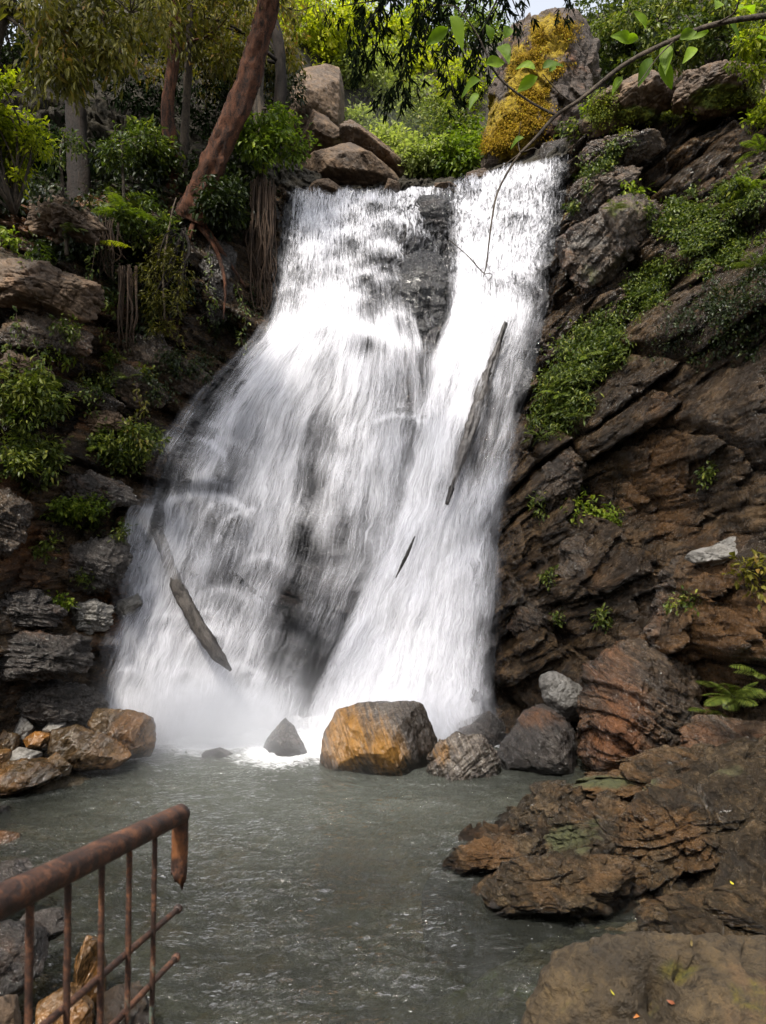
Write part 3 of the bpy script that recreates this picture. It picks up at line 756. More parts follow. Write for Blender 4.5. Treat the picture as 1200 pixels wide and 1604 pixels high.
def rock(name, outline, Y, depth, mat, label=None, cat='rock', group=None, seed=0, n=44, facets=14, soft=60, rough=1.0, strata=None,
         parent=None, tilt=0.35, tone=None, flat_back=False, kind=None, fine=1.0, carve=None, fac=0.4):
    """a boulder whose side view follows the outline (photo pixels at distance Y), with facets towards the viewer and away"""
    rng = np.random.default_rng(seed + 1000)
    P = np.array([at(a, b, Y) for a, b in outline])
    H = hull2(P[:, [0, 2]]); c2 = H.mean(0)
    # area centroid
    c = np.array([c2[0], Y, c2[1]]); sx = np.ptp(H[:, 0]) / 2; sz = np.ptp(H[:, 1]) / 2; sy = depth / 2
    N, Dd = [], []
    for i in range(len(H)):
        a, b = H[i], H[(i + 1) % len(H)]
        e = b - a; L = np.hypot(*e)
        if L < 1e-6: continue
        nn = np.array([e[1], -e[0]]) / L
        if nn @ ((a + b) / 2 - c2) < 0: nn = -nn
        d = nn @ (a - c2)
        for sgn in (-1, 1):
            ph = rng.uniform(0.5, 1.5) * tilt
            N.append([nn[0] * math.cos(ph), sgn * math.sin(ph), nn[1] * math.cos(ph)]); Dd.append(d * math.cos(ph))
    for k in range(facets):
        a = rng.uniform(0, 2 * math.pi); el = rng.uniform(0.2, 1.2)
        sgn = -1 if k % 4 else 1
        nv_ = np.array([math.cos(a) * el, sgn, math.sin(a) * el]); nv_ /= np.linalg.norm(nv_)
        ext = math.sqrt((nv_[0] * sx * .8) ** 2 + (nv_[1] * sy) ** 2 + (nv_[2] * sz * .8) ** 2)
        N.append(nv_); Dd.append(ext * rng.uniform(0.72, 0.98))
    N.append([0, -1, 0]); Dd.append(sy); N.append([0, 1, 0]); Dd.append(sy)
    N = np.array(N, float); Dd = np.array(Dd, float)
    v, qd = cube_sphere(n)
    d = v * np.array([sx, sy, sz]); d /= np.linalg.norm(d, axis=1)[:, None]
    rr = np.maximum(d @ N.T, 1e-4) / Dd[None]
    r = 1.0 / (np.sum(rr ** soft, 1) ** (1.0 / soft))
    p = d * r[:, None]
    size = (sx + sy + sz) / 3
    q3 = p / size + seed * 5.13
    dd = size * rough * (0.055 * fbm(q3 * 1.1, 4, seed) + 0.030 * fbm(q3 * 4, 4, seed + 3, ridged=True) + 0.020 * fine * fbm(q3 * 11, 4, seed + 5))
    dd = dd + size * rough * fac * (0.13 * facet_noise(q3 * 1.5, seed, 1.5) + 0.06 * facet_noise(q3 * 4.2, seed + 4, 1.5))
    if strata:
        ang, h, amp = strata
        qq = (-math.sin(ang) * p[:, 0] + math.cos(ang) * p[:, 2]) + 0.3 * p[:, 1] + 0.12 * size * fbm(q3 * 1.4, 3, seed + 8)
        ss = math.cos(ang) * p[:, 0] + math.sin(ang) * p[:, 2] + 0.5 * p[:, 1]
        dd = dd + amp * (blocks(qq, ss, h, h * 3.5, seed % 7 + 2) - 0.5) + amp * 0.45 * (blocks(qq, ss, h * .33, h * 1.6, seed % 5 + 3) - 0.5)
    p = p + d * dd[:, None] + c
    if carve:
        X_, Y_ = px_of(p[:, 0], p[:, 1], p[:, 2]); p = p - d * (blob(X_, Y_, carve) * (p[:, 1] < c[1]))[:, None]
    mb = MB(); att = {}
    if tone:
        X_, Y_ = px_of(p[:, 0], p[:, 1], p[:, 2])
        for k, lst in tone.items(): att[k] = blob(X_, Y_, lst) if isinstance(lst, list) else lst
    mb.add(p, None, qd, **att)
    if parent is not None: return mb.obj(name, mat, parent, tuple(parent.location))
    org = np.array([c[0], c[1], p[:, 2].min()])
    o = mb.obj(name, mat, None, org)
    return setp(o, label, cat, group, kind)

# in the pool
rock('boulder', [(499,1202),(506,1150),(528,1112),(560,1102),(640,1097),(688,1106),(702,1138),(688,1182),(652,1230),(580,1234),(512,1216)], 9.0, 1.25, MAT_STREAK,
     'big orange and grey boulder standing in the middle of the pool', 'boulder', seed=3, n=70, facets=12, soft=120, tilt=0.42, fac=.2, rough=.65,
     tone={'rust': [(545,1160,50,70,.55),(600,1180,40,60,.45),(560,1115,40,20,.3)], 'pale': [(640,1120,60,25,.22)], 'wet': [(600,1225,120,20,.8)]})
rock('boulder', [(655,1232),(672,1180),(690,1158),(715,1142),(760,1152),(790,1195),(786,1232),(720,1240)], 8.75, 0.8, MAT_STREAK,
     'lower streaked boulder leaning against the big orange boulder on its right', 'boulder', seed=8, n=60, strata=(0.75, 0.09, 0.035), tone={'rust': [(690,1180,30,30,.3)], 'wet': .6})
rock('boulder', [(785,1212),(778,1178),(822,1112),(850,1100),(895,1132),(908,1190),(905,1222),(850,1230)], 9.0, 1.1, MAT_WETROCK,
     'black wet boulder with a brown cap right of the streaked boulder', 'boulder', seed=12, n=60, tone={'rust': [(850,1130,50,22,.3)], 'pale': [(860,1130,40,10,.2)], 'wet': .7})
rock('boulder', [(698,1175),(715,1132),(765,1114),(792,1132),(786,1178),(740,1185)], 9.95, 0.7, MAT_WETROCK, 'dim grey boulder in the mist at the foot of the right cascade', 'boulder', seed=15, n=40)
rock('boulder', [(842,1058),(866,1048),(915,1074),(912,1135),(880,1130),(850,1100)], 9.45, 0.7, MAT_GREYROCK, 'pale grey smooth boulder wedged above the black boulder', 'boulder', seed=18, n=44, soft=20)
rock('boulder', [(403,1190),(420,1155),(446,1122),(462,1140),(484,1182),(470,1192)], 9.55, 0.6, MAT_WETROCK, 'small pointed grey stone in the white foam of the pool', 'stone', seed=21, n=44, facets=6, tone={'pale': .12})
rock('boulder', [(305,1192),(322,1176),(345,1170),(368,1182),(370,1192)], 9.35, 0.4, MAT_WETROCK, 'low dark stone barely above the foam near the left pile', 'stone', seed=22, n=28, tone={'pale': .1})
# right shore
rock('boulder', [(905,1195),(903,1120),(922,1040),(985,1004),(1065,1028),(1112,1052),(1085,1120),(1052,1215),(960,1232)], 8.7, 1.6, MAT_BROWNROCK,
     'tall brown block of rock leaning on the right cliff behind the outcrop', 'boulder', seed=25, n=84, strata=(-0.5, 0.16, 0.075), tilt=0.3, tone={'rust': [(960,1160,60,60,.25)], 'wet': .3, 'pale': [(930,1080,30,60,.2),(1010,1040,30,30,.2)]})
rock('boulder', [(1050,1205),(1062,1145),(1100,1122),(1200,1128),(1280,1150),(1290,1215),(1150,1215)], 7.7, 0.9, MAT_BROWNROCK, 'flat brown boulder under the fern at the right edge', 'boulder', seed=28, n=56, strata=(0.15, 0.14, 0.05))
rock('boulder', [(560,1600),(572,1570),(640,1560)], 30, 0.1, MAT_WETROCK) if False else None
# pile at the left
_pile = [([(72,1180),(80,1143),(120,1135),(165,1150),(208,1182),(180,1204),(120,1208)], 8.75, .8, MAT_BOULDER, 'large tilted orange slab in the middle of the left stone pile'),
 ([(134,1135),(150,1108),(205,1112),(236,1122),(246,1160),(236,1185),(200,1190),(160,1165)], 9.2, .9, MAT_BOULDER, 'large brown boulder nearest the falls in the left stone pile'),
 ([(-40,1240),(-20,1205),(30,1188),(80,1195),(98,1212),(60,1236),(20,1250)], 8.2, .8, MAT_BOULDER, 'broad flat brown stone at the front left of the stone pile'),
 ([(60,1228),(70,1190),(88,1178),(115,1200),(110,1214)], 8.4, .4, MAT_BOULDER, 'rough orange stone beside the front flat stone of the pile'),
 ([(15,1160),(35,1120),(52,1140),(45,1165)], 9.0, .35, MAT_GREYROCK, 'upright grey wedge stone at the back of the left pile'),
 ([(35,1160),(55,1145),(78,1152),(76,1172),(45,1175)], 8.9, .4, MAT_BOULDER, 'small brown stone right of the grey wedge stone'),
 ([(-10,1165),(5,1142),(30,1150),(30,1175),(5,1182)], 8.8, .4, MAT_BOULDER, 'rounded brown stone left of the grey wedge stone'),
 ([(10,1185),(30,1170),(66,1178),(64,1192),(20,1196)], 8.6, .35, MAT_GREYROCK, 'flat pale stone in the centre of the left pile'),
 ([(-30,1200),(-10,1170),(14,1176),(20,1200),(-5,1210)], 8.5, .4, MAT_BOULDER, 'brown stone at the very left edge of the pile'),
 ([(66,1142),(82,1126),(104,1132),(100,1148),(74,1150)], 9.1, .3, MAT_GREYROCK, 'small white stone behind the large orange slab'),
 ([(-5,1285),(0,1262),(12,1262),(14,1290)], 7.6, .3, MAT_WETROCK, 'dark stone at the left edge just off the pile'),
 ([(-30,1320),(-5,1300),(30,1305),(34,1318),(0,1326)], 7.0, .4, MAT_BOULDER, 'flat brown stone awash at the left edge of the pool')]
for k, (ol, Yv, dp, mt, lb) in enumerate(_pile):
    rock('stone', ol, Yv, dp, mt, lb, 'stone', 'stones piled on the left shore', seed=40 + k, n=56 if dp > .6 else 30, tone={'wet': .4})
rock('boulder', [(165,1120),(175,1060),(230,1055),(255,1100),(240,1135),(190,1140)], 10.05, 0.7, MAT_WETROCK, 'dark wet rock hump at the left foot of the falls', 'boulder', seed=60, n=40) if False else None
rock('boulder', [(82,1140),(95,1095),(120,1072),(155,1085),(160,1120),(140,1145)], 9.4, 0.6, MAT_WETROCK, 'black wet boulder behind the left stone pile', 'boulder', seed=61, n=44, strata=(-0.2, .08, .03))

# blocks that stand out of the cliffs
_blk = [(CLIFF_R, [(872,900),(880,850),(903,826),(945,820),(1030,862),(1012,918),(960,952),(915,958)], 9.95, .9, MAT_BROWNROCK, 70, None),
 (CLIFF_R, [(792,990),(800,940),(840,912),(872,918),(868,985),(830,1012)], 10.35, .7, MAT_BROWNROCK, 71, (-.4,.12,.04)),
 (CLIFF_R, [(1010,1005),(1030,905),(1075,862),(1150,842),(1280,830),(1290,1030),(1100,1045)], 8.75, 1.4, MAT_BROWNROCK, 72, (.1,.16,.09)),
 (CLIFF_R, [(1070,880),(1085,862),(1150,846),(1250,820),(1255,850),(1130,886)], 8.25, .6, MAT_GREYROCK, 73, None),
 (CLIFF_R, [(882,372),(905,350),(1000,292),(1050,285),(1010,385),(960,440),(892,472)], 11.7, 1.2, MAT_BROWNROCK, 74, (.62,.16,.06)),
 (CLIFF_R, [(885,345),(905,290),(940,262),(1010,262),(990,300),(915,345)], 12.2, 1.0, MAT_BROWNROCK, 75, (.5,.12,.05)),
 (CLIFF_R, [(895,260),(930,222),(1020,208),(1060,222),(1000,258),(930,275)], 12.4, .9, MAT_BROWNROCK, 76, (.2,.09,.05)),
 (CLIFF_R, [(905,195),(935,150),(1000,116),(1060,120),(1062,165),(1000,190),(930,215)], 12.6, 1.3, MAT_BACKROCK, 77, (.25,.14,.05)),
 (CLIFF_R, [(1045,165),(1075,110),(1130,102),(1185,120),(1200,165),(1120,182)], 12.2, 1.4, MAT_BACKROCK, 78, (.25,.14,.05)),
 (CLIFF_R, [(835,790),(850,735),(890,700),(930,700),(905,790),(870,810)], 10.5, .8, MAT_BROWNROCK, 79, (.6,.10,.05)),
 (CLIFF_L, [(35,365),(50,312),(80,298),(140,330),(165,360),(150,385),(90,372)], 10.3, .8, MAT_BACKROCK, 80, (-.4,.10,.05)),
 (CLIFF_L, [(-20,475),(0,405),(70,412),(158,450),(155,497),(120,502),(60,484)], 9.7, 1.0, MAT_BACKROCK, 81, (-.3,.14,.06)),
 (CLIFF_L, [(-40,860),(-30,770),(15,764),(45,790),(42,850),(10,872)], 8.85, .7, MAT_BROWNROCK, 82, (-.1,.12,.05)),
 (CLIFF_L, [(132,672),(150,640),(205,648),(206,672),(160,690)], 10.2, .5, MAT_BACKROCK, 83, (-.2,.09,.04)),
 (CLIFF_L, [(60,610),(75,585),(160,610),(205,640),(180,648),(100,630)], 10.1, .5, MAT_BROWNROCK, 84, (-.3,.09,.05)),
 (CLIFF_L, [(-20,580),(10,545),(60,560),(85,590),(40,600)], 9.6, .5, MAT_BACKROCK, 85, (-.3,.09,.05)),
 (CLIFF_L, [(95,985),(100,950),(150,935),(182,950),(178,985),(130,995)], 9.75, .5, MAT_GREYROCK, 86, (-.05,.10,.05)),
 (CLIFF_L, [(178,960),(185,940),(215,930),(225,945),(200,965)], 10.1, .4, MAT_GREYROCK, 87, None),
 (CLIFF_L, [(300,480),(315,380),(345,365),(372,400),(365,480),(335,520)], 12.0, .7, MAT_WETROCK, 88, (-1.1,.12,.05)),
 (CLIFF_L, [(-30,1135),(-20,1072),(80,1062),(165,1075),(170,1112),(100,1138)], 9.3, .8, MAT_WETROCK, 96, (-.1,.09,.06)),
 (CLIFF_L, [(-30,985),(-20,930),(60,925),(102,950),(96,985)], 9.1, .7, MAT_WETROCK, 97, (-.1,.09,.06)),
 (CLIFF_L, [(90,900),(110,850),(190,830),(206,880),(180,925),(110,930)], 9.8, .7, MAT_WETROCK, 98, (-.2,.09,.05)),
 (CLIFF_L, [(-30,1060),(-20,1000),(60,985),(150,1000),(160,1050),(60,1065)], 9.0, .8, MAT_WETROCK, 89, (-.08,.10,.06)),
 (CLIFF_L, [(-20,545),(0,500),(70,490),(160,530),(150,560),(60,560)], 9.75, .6, MAT_BROWNROCK, 110, (-.3,.09,.05)),
 (CLIFF_L, [(150,600),(160,560),(220,575),(275,625),(265,645),(200,640)], 10.55, .6, MAT_BROWNROCK, 111, (-.35,.09,.05)),
 (CLIFF_L, [(60,780),(75,745),(140,735),(215,765),(235,790),(160,800)], 9.85, .6, MAT_WETROCK, 112, (-.15,.08,.04)),
 (CLIFF_L, [(150,570),(170,520),(250,530),(330,590),(300,620),(220,590)], 11.2, .7, MAT_BROWNROCK, 113, (-.4,.10,.05)),
 (FACE, [(288,860),(300,800),(345,775),(385,800),(390,850),(340,880)], 11.05, .6, MAT_FALLROCK, 90, None),
 (FACE, [(212,850),(225,790),(262,772),(285,800),(275,850),(240,870)], 10.7, .5, MAT_FALLROCK, 91, None),
 (FACE, [(616,560),(618,430),(640,385),(690,372),(708,440),(712,545),(660,575)], 12.65, .7, MAT_FALLROCK, 92, (.05,.14,.05)),
 (FACE, [(640,345),(655,310),(700,305),(702,370),(660,375)], 13.05, .5, MAT_FALLROCK, 93, (.05,.09,.06)),
 (FACE, [(440,870),(450,780),(520,765),(535,830),(500,880)], 11.55, .5, MAT_FALLROCK, 94, (.1,.1,.05)),
 (FACE, [(595,660),(605,630),(655,630),(660,665),(620,672)], 11.75, .4, MAT_FALLROCK, 95, None)]
for par, ol, Yv, dp, mt, sd_, stt in _blk:
    tn = None
    if sd_ in (77, 78): tn = {'moss': [(1000,180,60,22,.8),(940,180,40,20,.7),(1130,150,80,26,.85),(1180,140,40,40,.6)]}
    if sd_ == 74: tn = {'pale': [(920,380,60,22,.6)], 'moss': [(920,430,50,40,.45),(980,330,40,20,.4)]}
    if sd_ == 72: tn = {'rust': [(1090,980,120,40,.35)], 'moss': [(1190,920,40,40,.4)]}
    if sd_ == 81: tn = {'moss': [(60,430,60,14,.4)]}
    if sd_ == 73: tn = {'pale': .2}
    rock('rock_block', ol, Yv, dp, mt, seed=sd_, n=60 if dp > .6 else 40, strata=stt, parent=par, tone=tn, fac=1.0)

# beyond the lip
rock('rock', [(450,250),(455,140),(476,102),(532,96),(541,150),(536,235),(500,268)], 17.0, 2.2, MAT_BACKROCK, 'tall pale brown rock wall rising above the top of the falls', 'rock', seed=100, soft=120, rough=.6, fac=.25, n=56, tilt=.2, tone={'pale': [(500,150,40,40,.2)]})
rock('rock', [(466,225),(490,170),(512,182),(560,225),(520,255),(480,262)], 16.0, 1.8, MAT_BACKROCK, 'peaked brown rock slab with a dark hollow below it', 'rock', seed=101, soft=120, rough=.6, fac=.25, n=48, facets=3)
rock('rock', [(522,180),(540,178),(600,235),(660,270),(682,292),(640,296),(570,262),(530,215)], 15.2, 1.6, MAT_BACKROCK, 'long slanting brown slab above the left half of the falls', 'rock', seed=102, soft=120, rough=.6, fac=.25, n=60, strata=(-.6,.16,.05))
rock('rock', [(468,290),(470,255),(500,235),(540,225),(620,270),(640,298),(560,300)], 14.7, 1.6, MAT_BACKROCK, 'broad brown boulder under the slanting slab at the lip', 'rock', seed=103, soft=120, rough=.6, fac=.25, n=48)
rock('rock', [(478,300),(490,285),(515,282),(538,297),(530,306),(490,306)], 13.6, .6, MAT_BACKROCK, 'low rounded tan stone on the left lip of the falls', 'rock', seed=104, n=30)
rock('rock', [(600,300),(608,278),(625,285),(628,304)], 13.8, .4, MAT_BACKROCK, 'small upright brown stone on the lip of the falls', 'rock', seed=105, n=26)
rock('rock', [(672,300),(682,286),(705,284),(718,293),(712,304)], 13.6, .6, MAT_BACKROCK, 'small pale stone between the two cascades on the lip', 'rock', seed=106, n=26)
rock('rock', [(725,292),(730,270),(760,262),(775,282),(770,296)], 14.0, .6, MAT_BACKROCK, 'brown stone at the foot of the mossy pillar', 'rock', seed=107, n=30)
rock('rock', [(730,294),(748,220),(778,125),(790,60),(832,26),(905,16),(932,60),(934,150),(910,244),(830,278)], 15.2, 2.6, MAT_PILLAR, 'tall rock pillar covered in orange moss above the right cascade', 'rock', seed=108, n=90, facets=8, soft=18, tilt=.35, rough=1.7,
     tone={'moss': [(800,190,55,60,1.0),(830,120,48,60,1.0),(860,60,40,40,1.0),(800,240,30,30,.6),(860,160,30,40,.5)]})
rock('rock', [(835,262),(850,225),(885,215),(900,245),(885,266)], 14.2, .8, MAT_WETROCK, 'dark rock at the right end of the lip beside the pillar', 'rock', seed=109, n=36)

# ---- the wide outcrop at the right
def on_plane(px, py, z):
    Yv = (CAM_Z - z) * F_PX / (py - 802)
    return ((px - 600) / F_PX * Yv, Yv)
_ed = [(700,1352,0),(712,1330,0),(745,1300,0),(800,1270,0),(850,1238,0),(880,1228,.05),(980,1205,.22),(1100,1180,.5),(1250,1150,.85),(1400,1180,1.0),(1400,1300,1.0),(1250,1330,.75),(1190,1345,.62),(1120,1362,.45),(1060,1385,.30),(1000,1400,.20),(985,1425,.1),(900,1435,.02),(840,1425,0),(770,1410,0),(755,1392,0),(775,1372,0),(745,1375,0)]
_op = np.array([on_plane(a, b, c) for a, b, c in _ed])
_tp = [(705,1350,.02),(760,1330,.12),(800,1290,.1),(860,1250,.1),(900,1300,.22),(870,1340,.22),(800,1375,.20),(900,1400,.22),(980,1400,.28),(960,1350,.34),(1000,1240,.32),(1050,1300,.46),(1100,1220,.55),(1200,1190,.75),(1200,1260,.85),(1180,1320,.80),(1100,1350,.58),(1040,1370,.44),(1300,1250,1.05)]
_tw = np.array([(*on_plane(a, b, c), c) for a, b, c in _tp])
OTOP = RBF(_tw[:, :2], _tw[:, 2], 0.03)
ox, oy = np.meshgrid(np.arange(0.35, 4.1, 0.011), np.arange(4.3, 8.9, 0.011), indexing='ij')
x_, y_ = ox.ravel(), oy.ravel()
o3 = np.stack([x_, y_, 0 * x_], 1)
wv = fbm(o3 * 1.3, 4, 301)
sdv = poly_sdist(x_, y_, _op) + 0.10 + 0.12 * fbm(o3 * 2.2, 4, 303) + 0.04 * fbm(o3 * 8, 3, 304)
ztop = OTOP(x_, y_)
lay = -0.32 * x_ + 0.95 * y_ + 0.28 * wv                       # beds strike across the outcrop
crs = 0.95 * x_ + 0.32 * y_ + 0.2 * wv
zt = ztop - 0.14 + 0.34 * (blocks(lay, crs, 0.60, 1.9, 5, .45) - .5) + 0.16 * (blocks(lay, crs, 0.2, 0.8, 9, .5) - .5) + 0.05 * (blocks(lay, crs, 0.07, 0.3, 4, .5) - .5) \
     + 0.15 * facet_noise(np.stack([lay * 2.2, crs * 1.2, 0 * lay], 1), 311, 1.8) + 0.06 * facet_noise(np.stack([lay * 6, crs * 3, 0 * lay], 1), 312, 1.8) + 0.05 * fbm(o3 * 2.5, 5, 305, ridged=True) + 0.022 * fbm(o3 * 13, 4, 306) + 0.05 * wv
drop = np.where(sdv > 0, -0.10 * np.exp(-sdv / 0.07), -0.10 + 2.2 * sdv)
zz = zt + drop
zz = np.maximum(zz, -0.9)
keep = (sdv > -0.5)
gq = grid_quads(*ox.shape); gq = gq[keep[gq].all(1)]
used = np.unique(gq); rm = np.full(len(x_), -1); rm[used] = np.arange(len(used))
ov = np.stack([x_, y_, zz], 1)[used]
opx, opy = px_of(ov[:, 0], ov[:, 1], ov[:, 2])
mb = MB(); org = np.array([2.0, 6.2, 0.0])
mb.add(ov, None, rm[gq], moss=blob(opx, opy, [(900,1310,80,50,.62),(960,1230,120,18,.5),(1150,1210,60,40,.35),(880,1290,40,40,.5)]), rust=blob(opx, opy, [(790,1310,60,40,.3),(1040,1290,60,50,.2)]), wet=blob(opx, opy, [(900,1430,250,40,.8),(1050,1290,120,60,.4)]))
OUTC = setp(mb.obj('rock_outcrop', MAT_OUTCROP, None, org), 'wide low outcrop of wet brown layered rock reaching into the pool from the right', 'rock')
_sl = [([(748,1408),(768,1370),(830,1338),(905,1332),(985,1345),(990,1398),(915,1440),(800,1430)], 5.75, 1.0, (.12,.10,.045)),
 ([(694,1356),(712,1325),(760,1308),(840,1306),(856,1340),(790,1368),(720,1372)], 6.35, .7, (.1,.09,.04)),
 ([(765,1310),(798,1268),(850,1236),(915,1230),(930,1290),(865,1322)], 7.1, .9, (.3,.10,.045)),
 ([(845,1335),(880,1272),(955,1238),(1045,1262),(1065,1335),(985,1362),(905,1352)], 6.45, 1.2, (.25,.11,.05)),
 ([(965,1345),(1005,1240),(1100,1192),(1280,1150),(1290,1290),(1200,1322),(1125,1356),(1040,1388),(985,1402)], 6.0, 1.6, (.33,.13,.06)),
 ([(875,1238),(960,1206),(1100,1172),(1280,1130),(1290,1210),(1000,1265),(905,1268)], 7.2, 1.3, (.3,.12,.05)),
 ([(985,1470),(1010,1420),(1120,1395),(1290,1370),(1300,1470),(1100,1490)], 5.1, .9, (.25,.08,.03))]
for k, (ol, Yv, dp, stt) in enumerate(_sl):
    rock('rock_slab', ol, Yv, dp, MAT_OUTCROP, seed=160 + k, n=96, strata=stt, parent=OUTC, facets=12, tilt=.45, fac=1.3, fine=1.8, rough=1.1,
         tone={'moss': [(900,1310,90,44,.68),(960,1225,130,20,.6),(1150,1210,70,40,.5)], 'rust': [(760,1330,50,30,.25),(1050,1300,60,50,.2)], 'wet': [(900,1420,250,40,.6),(1060,1290,120,60,.3)]})

# near boulder, lower right
NEARB = rock('boulder', [(770,1700),(795,1600),(832,1535),(880,1482),(925,1461),(1000,1466),(1080,1456),(1200,1452),(1420,1500),(1450,1800),(800,1800)], 3.15, 1.7, MAT_MOSSROCK,
     'big rounded boulder with moss and fallen leaves in the near right corner', 'boulder', seed=120, n=110, facets=3, soft=12, rough=0.75, tilt=.55, fine=3.0, fac=.06, carve=[(1035,1560,30,55,.24),(1085,1515,26,24,.14),(1190,1490,18,30,.10),(1000,1604,30,30,.08)],
     tone={'moss': [(1000,1560,260,120,.28),(1050,1525,70,34,.42),(1180,1560,60,60,.42),(1000,1590,50,30,.3),(1010,1505,40,14,.35),(900,1560,50,40,.2)], 'pale': [(870,1500,70,8,.3),(920,1468,30,6,.5),(850,1560,30,16,.3)]})
# stones along the near shores
rock('stone', [(1090,1440),(1110,1405),(1180,1390),(1300,1400),(1320,1450)], 5.0, .7, MAT_OUTCROP, 'brown wet stone under the front edge of the outcrop at right', 'stone', seed=132, n=44, strata=(.2,.07,.03), tone={'wet': .5})
_near = [([(115,1560),(118,1500),(135,1466),(152,1475),(165,1560),(150,1600)], 4.6, .5, MAT_BOULDER, 'upright tan stone seen through the railing bars'),
 ([(150,1640),(160,1560),(185,1545),(230,1570),(255,1640)], 4.3, .6, MAT_BROWNROCK, 'brown stone behind the foot of the railing'),
 ([(-60,1560),(-40,1470),(10,1440),(50,1460),(70,1520),(20,1570)], 4.5, .7, MAT_WETROCK, 'shiny black wet rock left of the railing bars'),
 ([(-60,1400),(-40,1360),(20,1350),(50,1375),(20,1410)], 5.4, .6, MAT_WETROCK, 'dark wet rock at the left edge behind the handrail'),
 ([(20,1470),(40,1432),(90,1430),(110,1455),(70,1480)], 4.9, .5, MAT_WETROCK, 'dark stone with white splashes behind the railing'),
 ([(50,1640),(60,1570),(100,1550),(140,1580),(150,1640)], 4.2, .5, MAT_BOULDER, 'tan stone low behind the railing')]
for k, (ol, Yv, dp, mt, lb) in enumerate(_near):
    rock('stone', ol, Yv, dp, mt, lb, 'stone', 'stones on the near left shore', seed=140 + k, n=40, tone={'wet': .5, 'pale': .15 if k in (2, 4) else 0.0})
rock('stone', [(-40,1700),(-30,1575),(0,1562),(22,1590),(30,1700)], 2.2, .3, MAT_BACKROCK, 'tan stone corner at the bottom left edge', 'stone', seed=150, n=30)
# ------------------------------------------------------------------ vegetation
bpy.context.view_layer.update()
_dg = bpy.context.evaluated_depsgraph_get()
CAMV = Vector((0, 0, CAM_Z))
_names_ok = ('rock', 'hillside', 'waterfall_rock_face', 'ground', 'boulder', 'stone')
def hit(px, py):
    """solid surface seen at a photo pixel: point, normal (or None)"""
    d = Vector(((px - 600) / F_PX, 1.0, (802 - py) / F_PX)).normalized(); o = CAMV.copy()
    for _ in range(14):
        ok, loc, nrm, fi, ob, mx = SC.ray_cast(_dg, o, d)
        if not ok: return None
        if ob.name.startswith(_names_ok): return np.array(loc), np.array(nrm)
        o = loc + d * 0.01
    return None

G_DARK = [(0.0, (0.005,0.009,0.003)), (0.6, (0.018,0.028,0.006)), (1.0, (0.070,0.080,0.016))]
G_MID = [(0.0, (0.011,0.021,0.004)), (0.45, (0.045,0.066,0.010)), (0.8, (0.13,0.15,0.024)), (1.0, (0.22,0.22,0.04))]
G_BRIGHT = [(0.0, (0.03,0.052,0.006)), (0.5, (0.10,0.145,0.013)), (1.0, (0.26,0.29,0.03))]
G_OLIVE = [(0.0, (0.03,0.030,0.006)), (0.45, (0.085,0.080,0.012)), (0.8, (0.17,0.15,0.022)), (1.0, (0.21,0.12,0.03))]
G_YELLOW = [(0.0, (0.07,0.095,0.008)), (0.4, (0.22,0.25,0.014)), (1.0, (0.50,0.47,0.025))]  # leaf colours raised so they carry the look of full sun
G_GREY = [(0.0, (0.08,0.10,0.035)), (0.6, (0.22,0.25,0.08)), (1.0, (0.40,0.41,0.15))]  # sunlight on the far bushes is put into these paler colours
L_DARK = leaf_mat('leaf_dark_green', G_DARK, 0.38, 0.22)
L_MID = leaf_mat('leaf_green', G_MID, 0.38, 0.3)
L_BRIGHT = leaf_mat('leaf_bright_green', G_BRIGHT, 0.45, 0.4)
L_OLIVE = leaf_mat('leaf_olive', G_OLIVE, 0.45, 0.35)
L_YELLOW = leaf_mat('leaf_yellow_green', G_YELLOW, 0.5, 0.5)
L_GREY = leaf_mat('leaf_grey_green', G_GREY, 0.6, 0.5)
L_SHADE = leaf_mat('leaf_shaded_green', [(0.0, (0.004,0.008,0.003)), (0.8, (0.012,0.022,0.006)), (1.0, (0.03,0.045,0.01))], 0.7, 0.06, spec=0.03)  # leaf colour darkened to stand for deep forest shade
L_MOSS = leaf_mat('moss_yellow_green', [(0.0, (0.03,0.04,0.004)), (0.5, (0.10,0.12,0.008)), (1.0, (0.24,0.22,0.01))], 0.7, 0.3)
L_OMOSS = leaf_mat('moss_orange', [(0.0, (0.09,0.05,0.004)), (0.5, (0.26,0.16,0.006)), (0.85, (0.36,0.26,0.01)), (1.0, (0.20,0.24,0.01))], 0.8, 0.25)
B_RED = bark_mat('bark_red_brown', (0.008,0.004,0.0025), (0.12,0.045,0.020), 13, 0.85, 1.2)
B_GREY = bark_mat('bark_grey', (0.015,0.012,0.009), (0.085,0.064,0.045), 6, 0.85)
B_DARK = bark_mat('bark_dark', (0.004,0.003,0.002), (0.018,0.011,0.007), 6, 0.85)
B_ROOT = bark_mat('root_brown', (0.014,0.009,0.006), (0.085,0.052,0.032), 8, 0.8)
B_TWIG = bark_mat('twig_pale', (0.07,0.05,0.035), (0.24,0.185,0.13), 10, 0.8)

